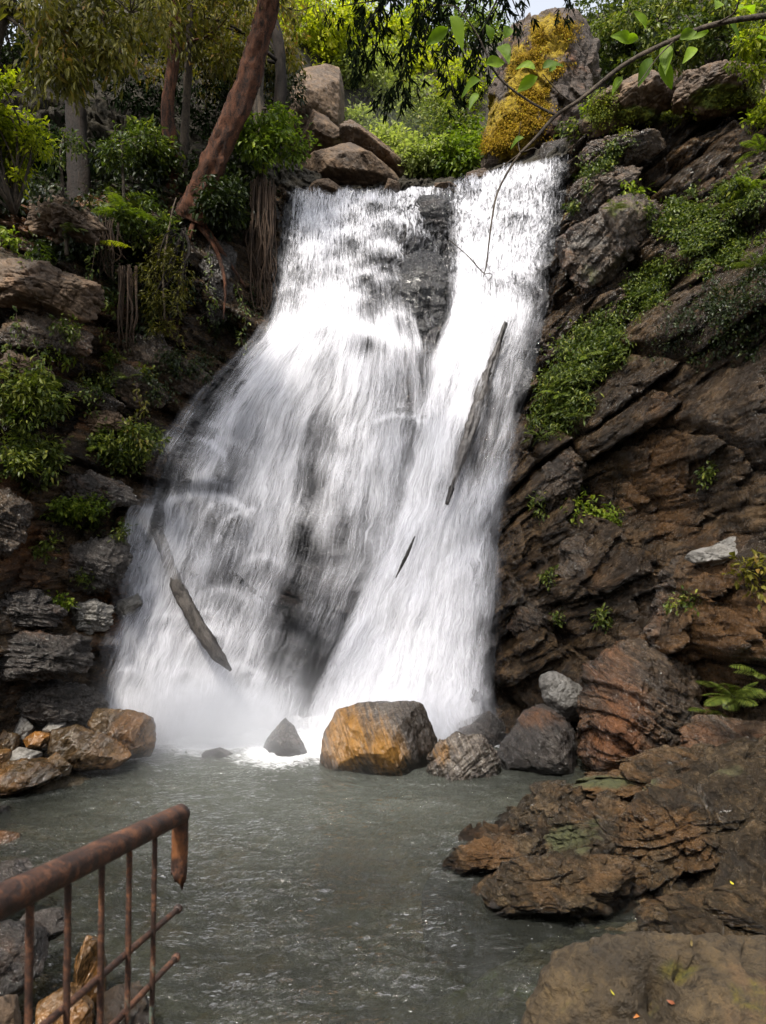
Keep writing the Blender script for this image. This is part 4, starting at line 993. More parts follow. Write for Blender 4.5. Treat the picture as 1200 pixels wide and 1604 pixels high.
def leaves(mb, P, Dv, Nv, L, W, rnd, curl=0.18):
    """one folded, pointed leaf for each point (base), direction, normal, length, width"""
    n = len(P)
    Dv = Dv / (np.linalg.norm(Dv, axis=1)[:, None] + 1e-9)
    S = np.cross(Dv, Nv); S /= np.linalg.norm(S, axis=1)[:, None] + 1e-9
    U = np.cross(S, Dv)
    L = np.broadcast_to(np.asarray(L, float), (n,))[:, None]; W = np.broadcast_to(np.asarray(W, float), (n,))[:, None] / 2
    c = curl * L
    v0 = P
    m1 = P + Dv * L * .35 + U * 0.02 * L
    a1 = m1 + S * W + U * W * .35; b1 = m1 - S * W + U * W * .35
    m2 = P + Dv * L * .72 - U * c * .35
    a2 = m2 + S * W * .72 + U * W * .25; b2 = m2 - S * W * .72 + U * W * .25
    tip = P + Dv * L - U * c
    V = np.stack([v0, a1, b1, a2, b2, tip, m1, m2], 1).reshape(-1, 3)
    o = (np.arange(n) * 8)[:, None]
    tri = np.concatenate([o + [0, 1, 6], o + [0, 6, 2], o + [3, 5, 7], o + [7, 5, 4]])
    qd = np.concatenate([o + [1, 3, 7, 6], o + [6, 7, 4, 2]])
    mb.add(V, tri, qd, rnd=np.repeat(np.clip(rnd, 0, 1), 8))

def rdir(rng, n):
    d = rng.normal(size=(n, 3)); return d / np.linalg.norm(d, axis=1)[:, None]

def clumps(mb, rng, centers, radii, per, leaf=0.09, asp=0.38, droop=0.35, spread=0.75, bright=0.0, out=0.9):
    """leafy clumps: twig tips scattered in each ball, a spray of leaves on each tip"""
    for c, r in zip(centers, radii):
        nt_ = max(3, per // 7)
        t = rdir(rng, nt_) * (rng.uniform(0.25, 1, nt_) ** 0.6)[:, None] * r
        t[:, 2] *= 0.75
        tone_c = rng.uniform(-0.14, 0.14)
        tip = np.repeat(t, 7, 0); n = len(tip)
        base = tip + rng.normal(size=(n, 3)) * leaf * 0.55
        od = tip / (np.linalg.norm(tip, axis=1)[:, None] + 1e-6)
        d = od * out + rdir(rng, n) * spread + np.array([0, 0, -droop])
        nv = np.array([0, 0, 1.0]) + rng.normal(size=(n, 3)) * 0.45
        L = leaf * rng.uniform(0.6, 1.25, n)
        rnd = 0.42 + bright + tone_c + rng.normal(size=n) * 0.2
        leaves(mb, c + base, d, nv, L, L * asp * rng.uniform(.8, 1.2, n), rnd)

def twigs(mb, rng, base, centers, r0=0.02, r1=0.006, sag=0.1, sides=5, n=7):
    for c in centers:
        mid = (np.asarray(base) + c) / 2 + rng.normal(size=3) * np.linalg.norm(c - base) * 0.12 + [0, 0, sag]
        tube(mb, [base, mid, c], [r0, (r0 + r1) / 2, r1], sides, n)

def ball_centers(rng, c, rx, ry, rz, k, shell=0.5):
    d = rdir(rng, k) * (rng.uniform(shell ** 3, 1, k) ** (1 / 3))[:, None]
    return np.asarray(c) + d * [rx, ry, rz]

def shrub(name, base, centers, radii, per, lm, label, cat, group=None, bark=None, leaf=0.09, asp=0.38, droop=0.3, seed=0, bright=0.0, stem=0.018, spread=.75):
    rng = np.random.default_rng(seed + 5000)
    e = empty(name, base, label, cat, group)
    mb = MB(); twigs(mb, rng, np.asarray(base, float), [np.asarray(c) for c in centers], stem, stem * .3)
    mb.obj('stem', bark or B_DARK, e, base)
    mb = MB(); clumps(mb, rng, centers, radii, per, leaf, asp, droop, spread, bright)
    mb.obj('foliage', lm, e, base, smooth=False)
    return e

def bush_px(name, px, py, Y, w, h, k, rad, per, lm, label, cat='bush', group=None, leaf=0.08, seed=0, depth=None, root=None, **kw):
    """a bush whose mass spans w x h photo pixels round (px, py) at distance Y"""
    rng = np.random.default_rng(seed + 900)
    c = at(px, py, Y); rx = w / 2 / F_PX * Y; rz = h / 2 / F_PX * Y
    cs = ball_centers(rng, c, rx, depth or (rx + rz) / 2, rz, k, 0.25)
    base = at(*root) if root else c + np.array([0, 0.25, -rz * 1.15])
    return shrub(name, base, cs, np.full(k, rad) * rng.uniform(.75, 1.25, k), per, lm, label, cat, group, leaf=leaf, seed=seed, **kw)

def tree(name, trunk, crown, lm, bark, label, group=None, per=90, leaf=0.11, asp=0.34, droop=0.45, seed=0, limbs=True, rough=.25, sides=14, bright=0.0, cat='tree', roots=None, limb_r=0.035, n=40, grain=1.6):
    """trunk: (px,py,Y,radius) list from the ground up; crown: (px,py,Y,radius m, clumps)"""
    rng = np.random.default_rng(seed + 7000)
    T = np.array([at(a, b, c) for a, b, c, r in trunk]); R = [r for *_, r in trunk]
    e = empty(name, T[0], label, cat, group)
    mb = MB(); tube(mb, T, R, sides, n, rough, seed, grain=grain)
    cs, rs = [], []
    for (px, py, Y, r, k) in crown:
        cc = at(px, py, Y); q = ball_centers(rng, cc, r, r, r * .75, k, .3)
        cs += list(q); rs += list(rng.uniform(.2, .38, k) * max(r, .45))
        if limbs:
            j = np.argmin(np.linalg.norm(T - cc, axis=1)); st_ = T[j]
            mid = (st_ + cc) / 2 + [0, 0, .12 * np.linalg.norm(cc - st_)]
            tube(mb, [st_, mid, cc], [limb_r, limb_r * .75, limb_r * .4], 7, 9, .1)
            twigs(mb, rng, cc, q[:6], limb_r * .4, .006)
    for rt in roots or []:
        tube(mb, [at(*p[:3]) for p in rt], [p[3] for p in rt], 7, 18, .15)
    mb.obj('trunk', bark, e, T[0])
    if cs:
        mb = MB(); clumps(mb, rng, cs, rs, per, leaf, asp, droop, .7, bright)
        mb.obj('crown', lm, e, T[0], smooth=False)
    return e

def frond(rng, L, W, npair=16, droop=.5, mb=None, rib_r=0.006, lean=.9):
    """a fern frond growing along +x from the origin: rib and paired leaflets, fills mb"""
    t = np.linspace(0, 1, npair * 2)
    rib = np.stack([L * t * (1 - .12 * t), 0 * t + L * .03 * np.sin(t * 3 + rng.uniform(0, 6)), L * (lean * .45 * t - droop * t ** 2)], 1)
    tube(mb, rib[::3], np.linspace(rib_r, rib_r * .3, len(rib[::3])), 4, None, rnd=.5)
    prof = np.sin(np.clip(t * .93 + .10, 0, 1) * math.pi) ** .75
    T = np.gradient(rib, axis=0); T /= np.linalg.norm(T, axis=1)[:, None]
    for sgn in (-1, 1):
        S = np.cross(T, [0, 0, 1]) * sgn; S /= np.linalg.norm(S, axis=1)[:, None]
        d = S + T * .45 + np.array([0, 0, -.22]) + rng.normal(size=T.shape) * .05
        up = np.cross(T, S) * sgn
        up = np.where(up[:, 2:3] < 0, -up, up)
        leaves(mb, rib[2:], d[2:], up[2:], (W * prof)[2:], (L / npair * .34) * np.ones(len(t) - 2), rng.uniform(.35, .75, len(t) - 2), .12)

_fr_cache = {}
def fern(loc, size, lm, label, k=7, group=None, seed=0, tilt=None, cat='fern', droop=.55, away=(0, -1, 0)):
    rng = np.random.default_rng(seed + 300)
    e = empty('fern', loc, label, cat, group)
    key = (lm.name, seed % 3, droop)
    if key not in _fr_cache:
        ms = []
        for q_ in range(2):
            mb = MB(); frond(np.random.default_rng(seed + q_), 1.0, .27, 14, droop, mb); ms.append(mb.mesh('frond', lm, smooth=False))
        _fr_cache[key] = ms
    a0 = math.atan2(away[1], away[0])
    for i in range(k):
        o = bpy.data.objects.new('frond', _fr_cache[key][i % 2]); COL.objects.link(o); o.parent = e
        o.rotation_euler = (rng.normal() * .2, rng.uniform(-.55, .25), a0 + (i - (k - 1) / 2) / max(1, k - 1) * 4.2 + rng.normal() * .2)
        o.scale = [size * rng.uniform(.7, 1.15)] * 3
    return e

def rosette(loc, nrm, size, lm, label, cat='plant', group=None, n=30, asp=.5, seed=0, name='leafy_plant'):
    """small leafy plant growing out of a rock ledge"""
    rng = np.random.default_rng(seed + 60)
    e = empty(name, loc, label, cat, group)
    loc = np.asarray(loc, float)
    k = 6; tips = loc + (np.asarray(nrm) * .35 + np.array([0, -.15, .55])) * size * .5 + rdir(rng, k) * size * .42
    mb = MB(); twigs(mb, rng, loc, tips, size * .018, size * .008, 0, 4, 5); mb.obj('stem', B_DARK, e, loc)
    mb = MB(); clumps(mb, rng, tips, np.full(k, size * .3), n, size * .26, asp, .35, .8, .1); mb.obj('foliage', lm, e, loc, smooth=False)
    return e

# ---- mats of small plants that cover the cliffs
def carpet(name, polys, count, lm, label, leaf=.06, asp=.5, seed=0, off=.05, clus=5, gate=.0, droop=.6, cover_scale=3.0, bright=0.0, nz=None):
    rng = np.random.default_rng(seed + 11)
    mb = MB(); tot = sum(p[1] for p in polys) if isinstance(polys[0][1], (int, float)) else None
    P, N_ = [], []
    for poly, wgt in polys:
        pa = np.array(poly, float); lo, hi = pa.min(0), pa.max(0); need = int(count * wgt); tries = 0
        while need > 0 and tries < 40:
            q_ = rng.uniform(lo, hi, (need * 2 + 20, 2)); q_ = q_[in_poly(q_[:, 0], q_[:, 1], pa)]
            g = fbm(np.column_stack([q_ / 38.0, np.full(len(q_), seed * 1.7)]), 4, 500 + seed)
            g = .7 * g + .5 * fbm(np.column_stack([q_ / 13.0, np.full(len(q_), seed * 2.7)]), 3, 540 + seed) + np.clip((poly_sdist(q_[:, 0], q_[:, 1], pa) - 22) / 60, -.5, .1)
            q_ = q_[rng.uniform(size=len(g)) < sstep(gate - .12, gate + .32, g)]
            for px, py in q_[:need]:
                h = hit(px, py)
                if h is None: continue
                if rng.uniform() > np.clip(.35 + 1.3 * h[1][2], .1, 1): continue
                P.append(h[0]); N_.append(h[1])
            need -= len(q_[:need]); tries += 1
    P = np.array(P); N_ = np.array(N_); N_ = np.where((N_[:, 1:2] > 0), -N_, N_)
    n = len(P) * clus
    tone_ = np.repeat(rng.normal(size=len(P)) * .12, clus)
    Pb = np.repeat(P, clus, 0); Nb = np.repeat(N_, clus, 0)
    Pb = Pb + rng.normal(size=(n, 3)) * leaf * .8 + Nb * off * rng.uniform(.0, 1.3, n)[:, None]
    d = Nb * .5 + rdir(rng, n) * .8 + np.array([0, 0, -droop])
    L = leaf * rng.uniform(.55, 1.3, n)
    leaves(mb, Pb, d, Nb + np.array([0, 0, .9]) + rng.normal(size=(n, 3)) * .4, L, L * asp, .42 + bright + tone_ + rng.normal(size=n) * .18)
    o = mb.obj(name, lm, None, P.mean(0), smooth=False)
    return setp(o, label, 'ground cover', None, 'stuff')

carpet('ivy_cover', [([(1210,255),(1210,420),(1100,440),(1000,520),(940,600),(850,690),(826,680),(850,600),(900,520),(970,445),(1050,385),(1120,300)], 1.0)], 13000, L_MID,
       'green creeping plants in a slanting band across the right cliff', seed=1, leaf=.050, gate=-.16, off=.035)
carpet('ivy_cover', [([(835,650),(850,560),(900,510),(960,500),(1000,540),(930,640),(880,690),(840,700)], 1.0)], 3600, L_MID, 'dense ferny green growth beside the right cascade', seed=2, leaf=.075, asp=.32, gate=-.25, off=.09)
carpet('ivy_cover', [([(890,330),(900,230),(960,205),(1060,205),(1000,240),(940,270),(905,340)], .5), ([(1000,380),(960,330),(1010,280),(1090,260),(1100,330),(1060,390)], .5)], 2800, L_MID, 'loose green plants on the upper ledges of the right cliff', seed=3, leaf=.06, gate=.0)
carpet('moss_carpet', [([(905,200),(930,150),(960,140),(1000,175),(1055,170),(1110,140),(1190,125),(1200,175),(1120,180),(1050,200),(960,215)], 1.0)], 3400, L_MOSS, 'yellow green moss and creepers over the top ledge of the right cliff', seed=4, leaf=.04, gate=-.2, off=.05, droop=.4)
carpet('ivy_cover', [([(990,570),(1090,440),(1220,390),(1220,590),(1100,580)], 1.0)], 1500, L_DARK, 'sparse dark creepers on the shaded middle of the right cliff', seed=5, leaf=.05, gate=-.12, off=.03)
carpet('ivy_cover', [([(0,590),(60,590),(95,640),(105,720),(60,770),(-10,750)], .5), ([(130,690),(220,650),(275,690),(245,740),(140,745)], .3), ([(90,600),(160,560),(210,600),(140,660)], .08), ([(70,800),(120,780),(190,770),(180,830),(90,830)], .12)], 3600, L_MID,
       'green leafy growth in patches over the left cliff', seed=6, leaf=.06, gate=-.02, off=.07)
carpet('ivy_cover', [([(40,365),(150,370),(160,420),(60,430)], .3), ([(160,340),(300,330),(320,480),(200,560),(160,460)], .7)], 2600, L_DARK, 'dark shade plants under the leaning tree', seed=7, leaf=.07, gate=-.1, off=.12)
carpet('ivy_cover', [([(320,500),(420,420),(425,520),(350,570),(290,640),(240,620)], .6), ([(200,560),(300,520),(290,640),(230,640)], .4)], 1000, L_DARK, 'dark creepers beside the left edge of the falls', seed=8, leaf=.055, gate=.05)
carpet('moss_carpet', [([(742,250),(752,205),(780,120),(792,58),(836,28),(905,18),(920,60),(905,130),(870,150),(900,150),(885,200),(835,255)], 1.0)], 9000, L_OMOSS, 'orange and yellow moss covering the sunny side of the tall rock pillar', seed=9, leaf=.034, asp=.6, gate=-.02, off=.02, clus=5, droop=.8)
carpet('leaf_litter', [([(0,250),(430,250),(430,330),(300,330),(0,330)], 1.0)], 1500, L_DARK, 'dark leaf litter and seedlings on the forest floor above the left cliff', seed=10, leaf=.09, gate=-.3, off=.05)

# ---- far bushes beyond the falls
_fb = [(575,150,19,120,110,L_GREY,'pale grey green bush beyond the slanting slab',.05), (640,200,19.5,130,120,L_GREY,'grey green bush low in the gap behind the falls',0), (690,235,18,110,90,L_MID,'darker green bush just above the lip between the cascades',.1),
       (655,130,21,120,120,L_YELLOW,'yellow lit bush in the middle of the gap behind the falls',.05), (720,170,20,90,120,L_YELLOW,'yellow green bush left of the mossy pillar',-.1), (600,60,23,160,120,L_YELLOW,'high yellow bush behind the dark hanging leaves',-.05),
       (740,250,17.5,60,60,L_BRIGHT,'bright green bush at the foot of the mossy pillar',0), (500,60,18.5,130,110,L_YELLOW,'bright bush on top of the pale rock wall',.0), (700,70,24,160,120,L_BRIGHT,'tall green bush far up the valley',.0),
       (560,230,18.5,60,70,L_GREY,'small pale bush behind the long brown slab',.0), (760,95,24,90,110,L_GREY,'pale bush right behind the mossy pillar',.1), (455,40,19,100,110,L_BRIGHT,'green bush behind the leaning trunk',.0),(640,20,26,200,100,L_MID,'dark green bush at the top of the valley',.1), (540,110,20,80,80,L_YELLOW,'yellow bush peeping over the right of the pale rock wall',0), (655,268,15.6,60,44,L_GREY,'low grey green bush along the lip left of the small pale stone',.05), (715,268,15.4,50,40,L_BRIGHT,'low bright bush along the lip left of the pillar',-.05), (610,255,16.2,50,50,L_GREY,'low pale bush right above the slanting slab',.1)]
for k, (px, py, Y, w, h, lm, lb, br) in enumerate(_fb):
    bush_px('bush', px, py, Y, w * 1.15, h * 1.15, 34, .42, 190, lm, lb, group='bushes on the valley slope behind the falls', leaf=.12, seed=200 + k, bright=br, depth=.9, asp=.45)

# ---- trees on the left bank
tree('leaning_tree', [(300,345,11.9,.25),(312,310,11.8,.205),(345,230,11.7,.175),(385,140,11.6,.165),(405,70,11.5,.15),(420,0,11.4,.14),(432,-120,11.2,.14),(440,-300,11,.1)],
     [(400,-140,11,1.3,16),(560,-220,11,1.4,14),(250,-200,10.6,1.5,16),(350,-60,12.6,.9,9)], L_OLIVE, B_RED, 'thick reddish trunk leaning right over the left bank', per=90, leaf=.13, asp=.3, seed=1, rough=.30, sides=30, n=120, grain=2.2,
     roots=[[(300,340,11.85,.06),(335,385,11.75,.035),(352,440,11.6,.025),(350,500,11.5,.01)],[(305,340,11.8,.05),(292,390,11.6,.03),(280,450,11.5,.015)],[(310,340,11.85,.06),(345,390,11.85,.035),(385,450,11.95,.015)]])
tree('slim_tree', [(262,330,12.6,.13),(268,250,12.6,.12),(262,170,12.5,.10),(272,90,12.5,.09),(275,-60,12.4,.07)], [(265,10,12.2,1.0,14),(320,60,12.9,.9,10)], L_OLIVE, B_RED, 'slim upright red brown trunk left of the leaning tree', per=90, leaf=.12, asp=.3, seed=2, bright=.15)
tree('slim_tree', [(284,330,12.9,.075),(290,200,12.9,.065),(296,80,12.9,.055),(300,-60,12.9,.04)], [(300,20,13,.9,10)], L_OLIVE, B_GREY, 'thin grey trunk close beside the slim red trunk', per=90, leaf=.12, asp=.3, seed=3)
tree('broad_tree', [(125,330,12.2,.17),(122,240,12.3,.15),(115,140,12.4,.14),(105,0,12.5,.13),(90,-150,12.5,.11)], [(60,-60,12,1.5,16),(170,-40,12,1.4,14)], L_OLIVE, B_DARK, 'thick dark trunk in the shade at the left', per=100, leaf=.13, asp=.3, seed=4)
tree('drooping_tree', [(-60,420,8.5,.16),(-50,200,8.5,.14),(0,20,8.6,.10),(40,-60,8.6,.07)], [(60,25,8.5,.55,10),(120,70,8.6,.42,9),(75,110,8.4,.28,6),(160,30,8.8,.5,9),(110,115,8.5,.16,4),(205,20,9,.5,8),(185,95,8.7,.12,3)], L_OLIVE, B_GREY,
     'tree with drooping olive and yellow leaves at the upper left', per=75, leaf=.12, asp=.28, droop=1.15, bright=.12, seed=5, limb_r=.022)
tree('canopy_tree', [(420,330,14,.12),(440,100,14,.1),(400,-40,14,.08)], [(340,40,13.5,.9,13),(400,40,14,.9,12),(280,20,13,.9,12),(440,10,15,.9,10),(340,110,14.5,.6,7),(440,90,15.2,.6,8),(210,60,13.6,.8,9)], L_OLIVE, B_DARK,
     'tree with a spreading olive crown behind the leaning trunk', per=90, leaf=.12, asp=.28, droop=.9, seed=6, bright=.2)
tree('root_clad_tree', [(408,300,12.6,.07),(412,250,12.6,.075),(404,170,12.7,.09),(406,90,12.8,.10),(425,20,12.9,.08),(440,-60,13,.05)], [(420,205,12.2,.34,10),(445,225,12.1,.30,10),(400,235,12.0,.28,8),(380,215,12.2,.26,7),(440,185,12.5,.22,5)], L_BRIGHT, B_GREY,
     'slender tree with pale fresh leaves left of the brown rocks at the lip', per=70, leaf=.10, asp=.42, droop=.5, seed=7, bright=-.02, limb_r=.016)
tree('sapling', [(105,400,10.2,.025),(98,300,10.2,.022),(95,240,10.2,.016),(102,205,10.2,.010)], [(100,225,10.1,.16,4),(92,250,10.1,.10,3)], L_MID, B_GREY, 'thin crooked sapling in front of the brown slab at the left', per=50, leaf=.08, seed=8, limb_r=.008, sides=7)
tree('sapling', [(195,330,11.3,.022),(192,260,11.3,.018),(190,225,11.3,.012)], [(195,235,11.2,.22,5),(225,215,11.3,.22,5),(180,245,11.2,.16,4)], L_MID, B_GREY, 'thin pale stemmed sapling between the dark trunk and the slim red trunk', per=50, leaf=.09, seed=9, limb_r=.008, sides=7)
tree('sapling', [(258,500,11.0,.014),(256,420,10.95,.014),(268,340,10.9,.012),(276,310,10.9,.008)], [], L_MID, B_TWIG, 'bare pale stick leaning up below the leaning tree', seed=10, sides=6)
# bright shrub at the left edge with its crooked stems
shrub('shrub', at(24, 335, 9.3), list(ball_centers(np.random.default_rng(5), at(15, 185, 9.2), .46, .45, .5, 34, .3)) + list(ball_centers(np.random.default_rng(6), at(10, 260, 9.2), .25, .3, .2, 8)), np.full(42, .13), 110, L_YELLOW,
      'bright yellow green shrub at the left edge under the drooping tree', 'shrub', bark=B_GREY, leaf=.075, asp=.42, droop=.1, seed=31, bright=-.08, stem=.022)
# dark undergrowth
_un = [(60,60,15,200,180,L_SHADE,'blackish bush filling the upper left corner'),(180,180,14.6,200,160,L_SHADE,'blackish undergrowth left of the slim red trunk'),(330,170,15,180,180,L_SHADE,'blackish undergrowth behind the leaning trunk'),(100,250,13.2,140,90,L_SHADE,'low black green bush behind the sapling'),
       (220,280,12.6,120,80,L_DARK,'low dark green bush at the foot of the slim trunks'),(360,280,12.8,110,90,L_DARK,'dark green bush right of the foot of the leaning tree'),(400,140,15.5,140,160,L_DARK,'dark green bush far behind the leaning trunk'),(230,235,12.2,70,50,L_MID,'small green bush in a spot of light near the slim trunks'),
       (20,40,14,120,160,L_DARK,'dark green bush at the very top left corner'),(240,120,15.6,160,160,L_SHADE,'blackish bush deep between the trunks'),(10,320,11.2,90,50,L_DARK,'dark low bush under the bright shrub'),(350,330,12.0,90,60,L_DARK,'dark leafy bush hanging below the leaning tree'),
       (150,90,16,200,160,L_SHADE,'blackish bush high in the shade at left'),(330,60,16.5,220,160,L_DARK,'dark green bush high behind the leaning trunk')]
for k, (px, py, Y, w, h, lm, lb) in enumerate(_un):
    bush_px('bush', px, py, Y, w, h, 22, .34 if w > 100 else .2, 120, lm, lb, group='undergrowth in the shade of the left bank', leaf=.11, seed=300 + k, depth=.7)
# hanging shrub under the leaning tree
bush_px('shrub', 262, 445, 10.9, 70, 150, 20, .15, 80, L_OLIVE, 'olive shrub hanging down the left cliff below the leaning tree', 'shrub', leaf=.075, seed=340, depth=.25, bright=-.08, asp=.3, root=(285,360,11.3))
bush_px('shrub', 225, 345, 11.0, 90, 90, 16, .15, 80, L_MID, 'green shrub beside the tree fern on the left bank', 'shrub', leaf=.085, seed=341, depth=.3, root=(230,400,11.3))
bush_px('shrub', 35, 625, 9.0, 110, 90, 20, .16, 120, L_MID, 'leafy green shrub jutting from the left cliff at the photo edge', 'shrub', leaf=.085, seed=342, depth=.3, bright=.12, asp=.34)
bush_px('shrub', 45, 715, 8.95, 90, 80, 14, .14, 90, L_MID, 'lower green shrub on the left cliff below the leafy one', 'shrub', leaf=.08, seed=343, depth=.25, bright=.08)
bush_px('shrub', 195, 690, 10.0, 110, 60, 16, .12, 80, L_MID, 'spreading green shrub on the ledge beside the falls', 'shrub', leaf=.07, seed=344, depth=.2, bright=.1)
bush_px('shrub', 115, 795, 9.6, 90, 50, 14, .10, 90, L_BRIGHT, 'bright green low shrub on the wet ledge of the left cliff', 'shrub', leaf=.055, seed=345, depth=.2, asp=.6)
bush_px('shrub', 85, 940, 9.4, 40, 24, 6, .08, 70, L_BRIGHT, 'small bright green tuft low on the wet left cliff', 'shrub', leaf=.05, seed=346, depth=.1, asp=.6)
bush_px('shrub', 60, 415, 9.7, 60, 60, 8, .10, 50, L_BRIGHT, 'light green sprig over the mossy ledge at left', 'shrub', leaf=.075, seed=347, depth=.15, asp=.3, bright=-.05)
# small plants on the ledges
_lp = [(95,560,.30,L_BRIGHT,'small bright green plant on the ledge above the leafy shrub'),(105,525,.26,L_MID,'pale leaved sprig in the dark hollow of the left cliff'),(180,560,.24,L_MID,'sprig beside the hanging roots on the left cliff'),(140,595,.3,L_MID,'green plant over the brown slab of the left cliff'),
       (70,865,.28,L_MID,'green plant in the crack beside the orange block'),(140,905,.22,L_MID,'yellowish plant on the black wet part of the left cliff'),(185,835,.22,L_MID,'small plant under the spilling ledge'),(5,550,.3,L_MID,'broad leaved plant at the left edge of the cliff'),(170,475,.28,L_MID,'pale sprig beside the root curtain'),(10,380,.3,L_BRIGHT,'yellowish plant at the left edge above the mossy ledge'),
       (230,595,.25,L_MID,'small plant between the brown slab and the falls'),(270,560,.28,L_DARK,'dark trailing plant by the left edge of the falls'),(215,640,.22,L_MID,'little plant over the pale ledge near the falls'),
       (930,808,.40,L_BRIGHT,'bright green plant on the ledge of the right cliff'),(905,805,.30,L_BRIGHT,'light green plant left of the ledge plant on the right cliff'),(965,815,.26,L_BRIGHT,'low green plant right of the ledge plant on the right cliff'),(850,790,.26,L_MID,'small plant on the knob beside the right cascade'),(915,765,.18,L_MID,'tiny sprig in the black cleft of the right cliff'),
       (1120,750,.22,L_MID,'small dry plant on the bare face of the right cliff'),(1075,950,.25,L_MID,'sparse plant on the rusty block'),(945,975,.24,L_MID,'greyish plant on the lower right cliff'),(875,970,.2,L_MID,'small plant between the lower blocks of the right cliff'),(865,905,.2,L_MID,'tiny plant under the bulging block'),(1190,905,.35,L_OLIVE,'yellowish plant at the right edge on the rusty block'),
       (1160,290,.32,L_MID,'green plant on the upper slope at the right edge'),(990,300,.28,L_BRIGHT,'bright plant on the tilted slab of the right cliff'),(900,205,.36,L_MID,'green bushy plant by the pillar on the upper ledge'),(925,170,.30,L_BRIGHT,'yellow green plant on the left end of the mossy ledge')]
for k, (px, py, sz, lm, lb) in enumerate(_lp):
    h = hit(px, py)
    if h is None: continue
    nrm = h[1] if h[1][1] < 0 else -h[1]
    rosette(h[0] - np.array([0, 0, sz * .2]), nrm, sz, lm, lb, group='plants rooted in cracks of the cliffs', n=30, seed=k, asp=.42)
# ferns
_fe = [(188,330,.62,L_MID,9,'large green fern beside the left cliff edge under the trees'),(1150,1095,.52,L_MID,10,'green fern over the flat boulder at the right edge'),(1105,1115,.34,L_MID,7,'smaller fern left of the right edge fern'),(1192,1060,.40,L_MID,6,'fern hanging at the right edge above the big fern'),
       (870,650,.42,L_MID,8,'fern fronds beside the right cascade'),(900,600,.45,L_MID,8,'upper fern in the green growth by the right cascade'),(960,560,.45,L_MID,8,'fern at the top of the green growth by the right cascade'),(845,690,.3,L_MID,6,'lowest fern beside the right cascade'),(1180,300,.4,L_BRIGHT,6,'light green fern at the right edge near the top'),
       (200,595,.26,L_MID,6,'small fern on the left cliff'),(1190,240,.45,L_BRIGHT,7,'bright fern high at the right edge'),(1050,420,.3,L_MID,6,'fern on the slanting ledge of the right cliff'),(1010,300,.3,L_BRIGHT,6,'fern on the upper slab of the right cliff')]
for k, (px, py, sz, lm, n_, lb) in enumerate(_fe):
    h = hit(px, py)
    if h is None: continue
    fern(h[0] + np.array([0, -.06, 0]), sz, lm, lb, n_, 'ferns on the cliffs', seed=k)
fern(at(196, 335, 10.75), .52, L_BRIGHT, 'broad pale green fern arching out beside the olive shrub under the trees', 9, 'ferns on the cliffs', seed=77, droop=.4)
fern(at(1150, 1092, 7.25), .42, L_MID, 'tufted green fern standing over the flat boulder at the right edge', 11, 'ferns on the cliffs', seed=78, droop=.35)
e = empty('fern', at(205, 388, 10.6), 'single bright yellow green fern frond hanging out at the left', 'fern', 'ferns on the cliffs')
mb = MB(); frond(np.random.default_rng(3), .5, .13, 14, .35, mb)
o = mb.obj('frond', L_YELLOW, e, (0, 0, 0), smooth=False); o.rotation_euler = (0, 0, math.radians(200))

for k, (px, py, sz, lm, lb) in enumerate([(1140,330,.34,L_MID,'fern on the upper slope near the right edge'),(1090,400,.32,L_MID,'fern halfway along the slanting green band'),(1000,470,.34,L_MID,'fern on the rim of the overhanging slab in the green band'),(930,560,.36,L_BRIGHT,'light fern in the middle of the growth by the right cascade'),(880,620,.34,L_BRIGHT,'light fern low in the growth by the right cascade'),(910,655,.3,L_MID,'fern on the lower rim of the growth by the right cascade'),(960,330,.28,L_MID,'small fern on the tilted slab of the right cliff'),(1180,420,.34,L_MID,'fern at the right edge below the slanting band'),(90,600,.3,L_MID,'fern by the leafy shrub on the left cliff'),(250,360,.36,L_MID,'fern under the olive shrub on the left bank'),(120,365,.3,L_MID,'fern in the dark under the brown slab'),(160,700,.28,L_BRIGHT,'fern left of the spreading shrub by the falls')]):
    h = hit(px, py)
    if h is not None: fern(h[0] + np.array([0, -.06, 0]), sz, lm, lb, 7, 'ferns on the cliffs', seed=30 + k)
# ---- hanging roots
def root_curtain(label, px0, px1, py0, py1, Y, n, seed, spread=8, grp='curtains of hanging roots'):
    rng = np.random.default_rng(seed); e = empty('hanging_roots', at((px0 + px1) / 2, py0, Y), label, 'roots', grp)
    for k in range(n):
        a = rng.uniform(px0, px1); y1 = py0 + (py1 - py0) * rng.uniform(.55, 1.05); Yk = Y + rng.uniform(-.22, .1)
        pts = [at(a + rng.normal() * spread * t, py0 + (y1 - py0) * t + rng.uniform(-8, 8) * (t == 0), Yk - .25 * t * (1 - t)) for t in np.linspace(0, 1, 6)]
        r0 = rng.uniform(.008, .026)
        mb = MB(); tube(mb, pts, np.linspace(r0, r0 * .45, 6), 5, 14); mb.obj('root', B_ROOT, e, tuple(e.location))
    return e
root_curtain('dense curtain of brown roots hanging beside the left edge of the falls', 392, 432, 285, 520, 12.35, 46, 1)
root_curtain('thin pale roots hanging below the big fern', 186, 214, 420, 555, 10.85, 18, 2, 3)
root_curtain('short roots hanging left of the big fern', 155, 190, 345, 440, 10.75, 14, 3, 8)
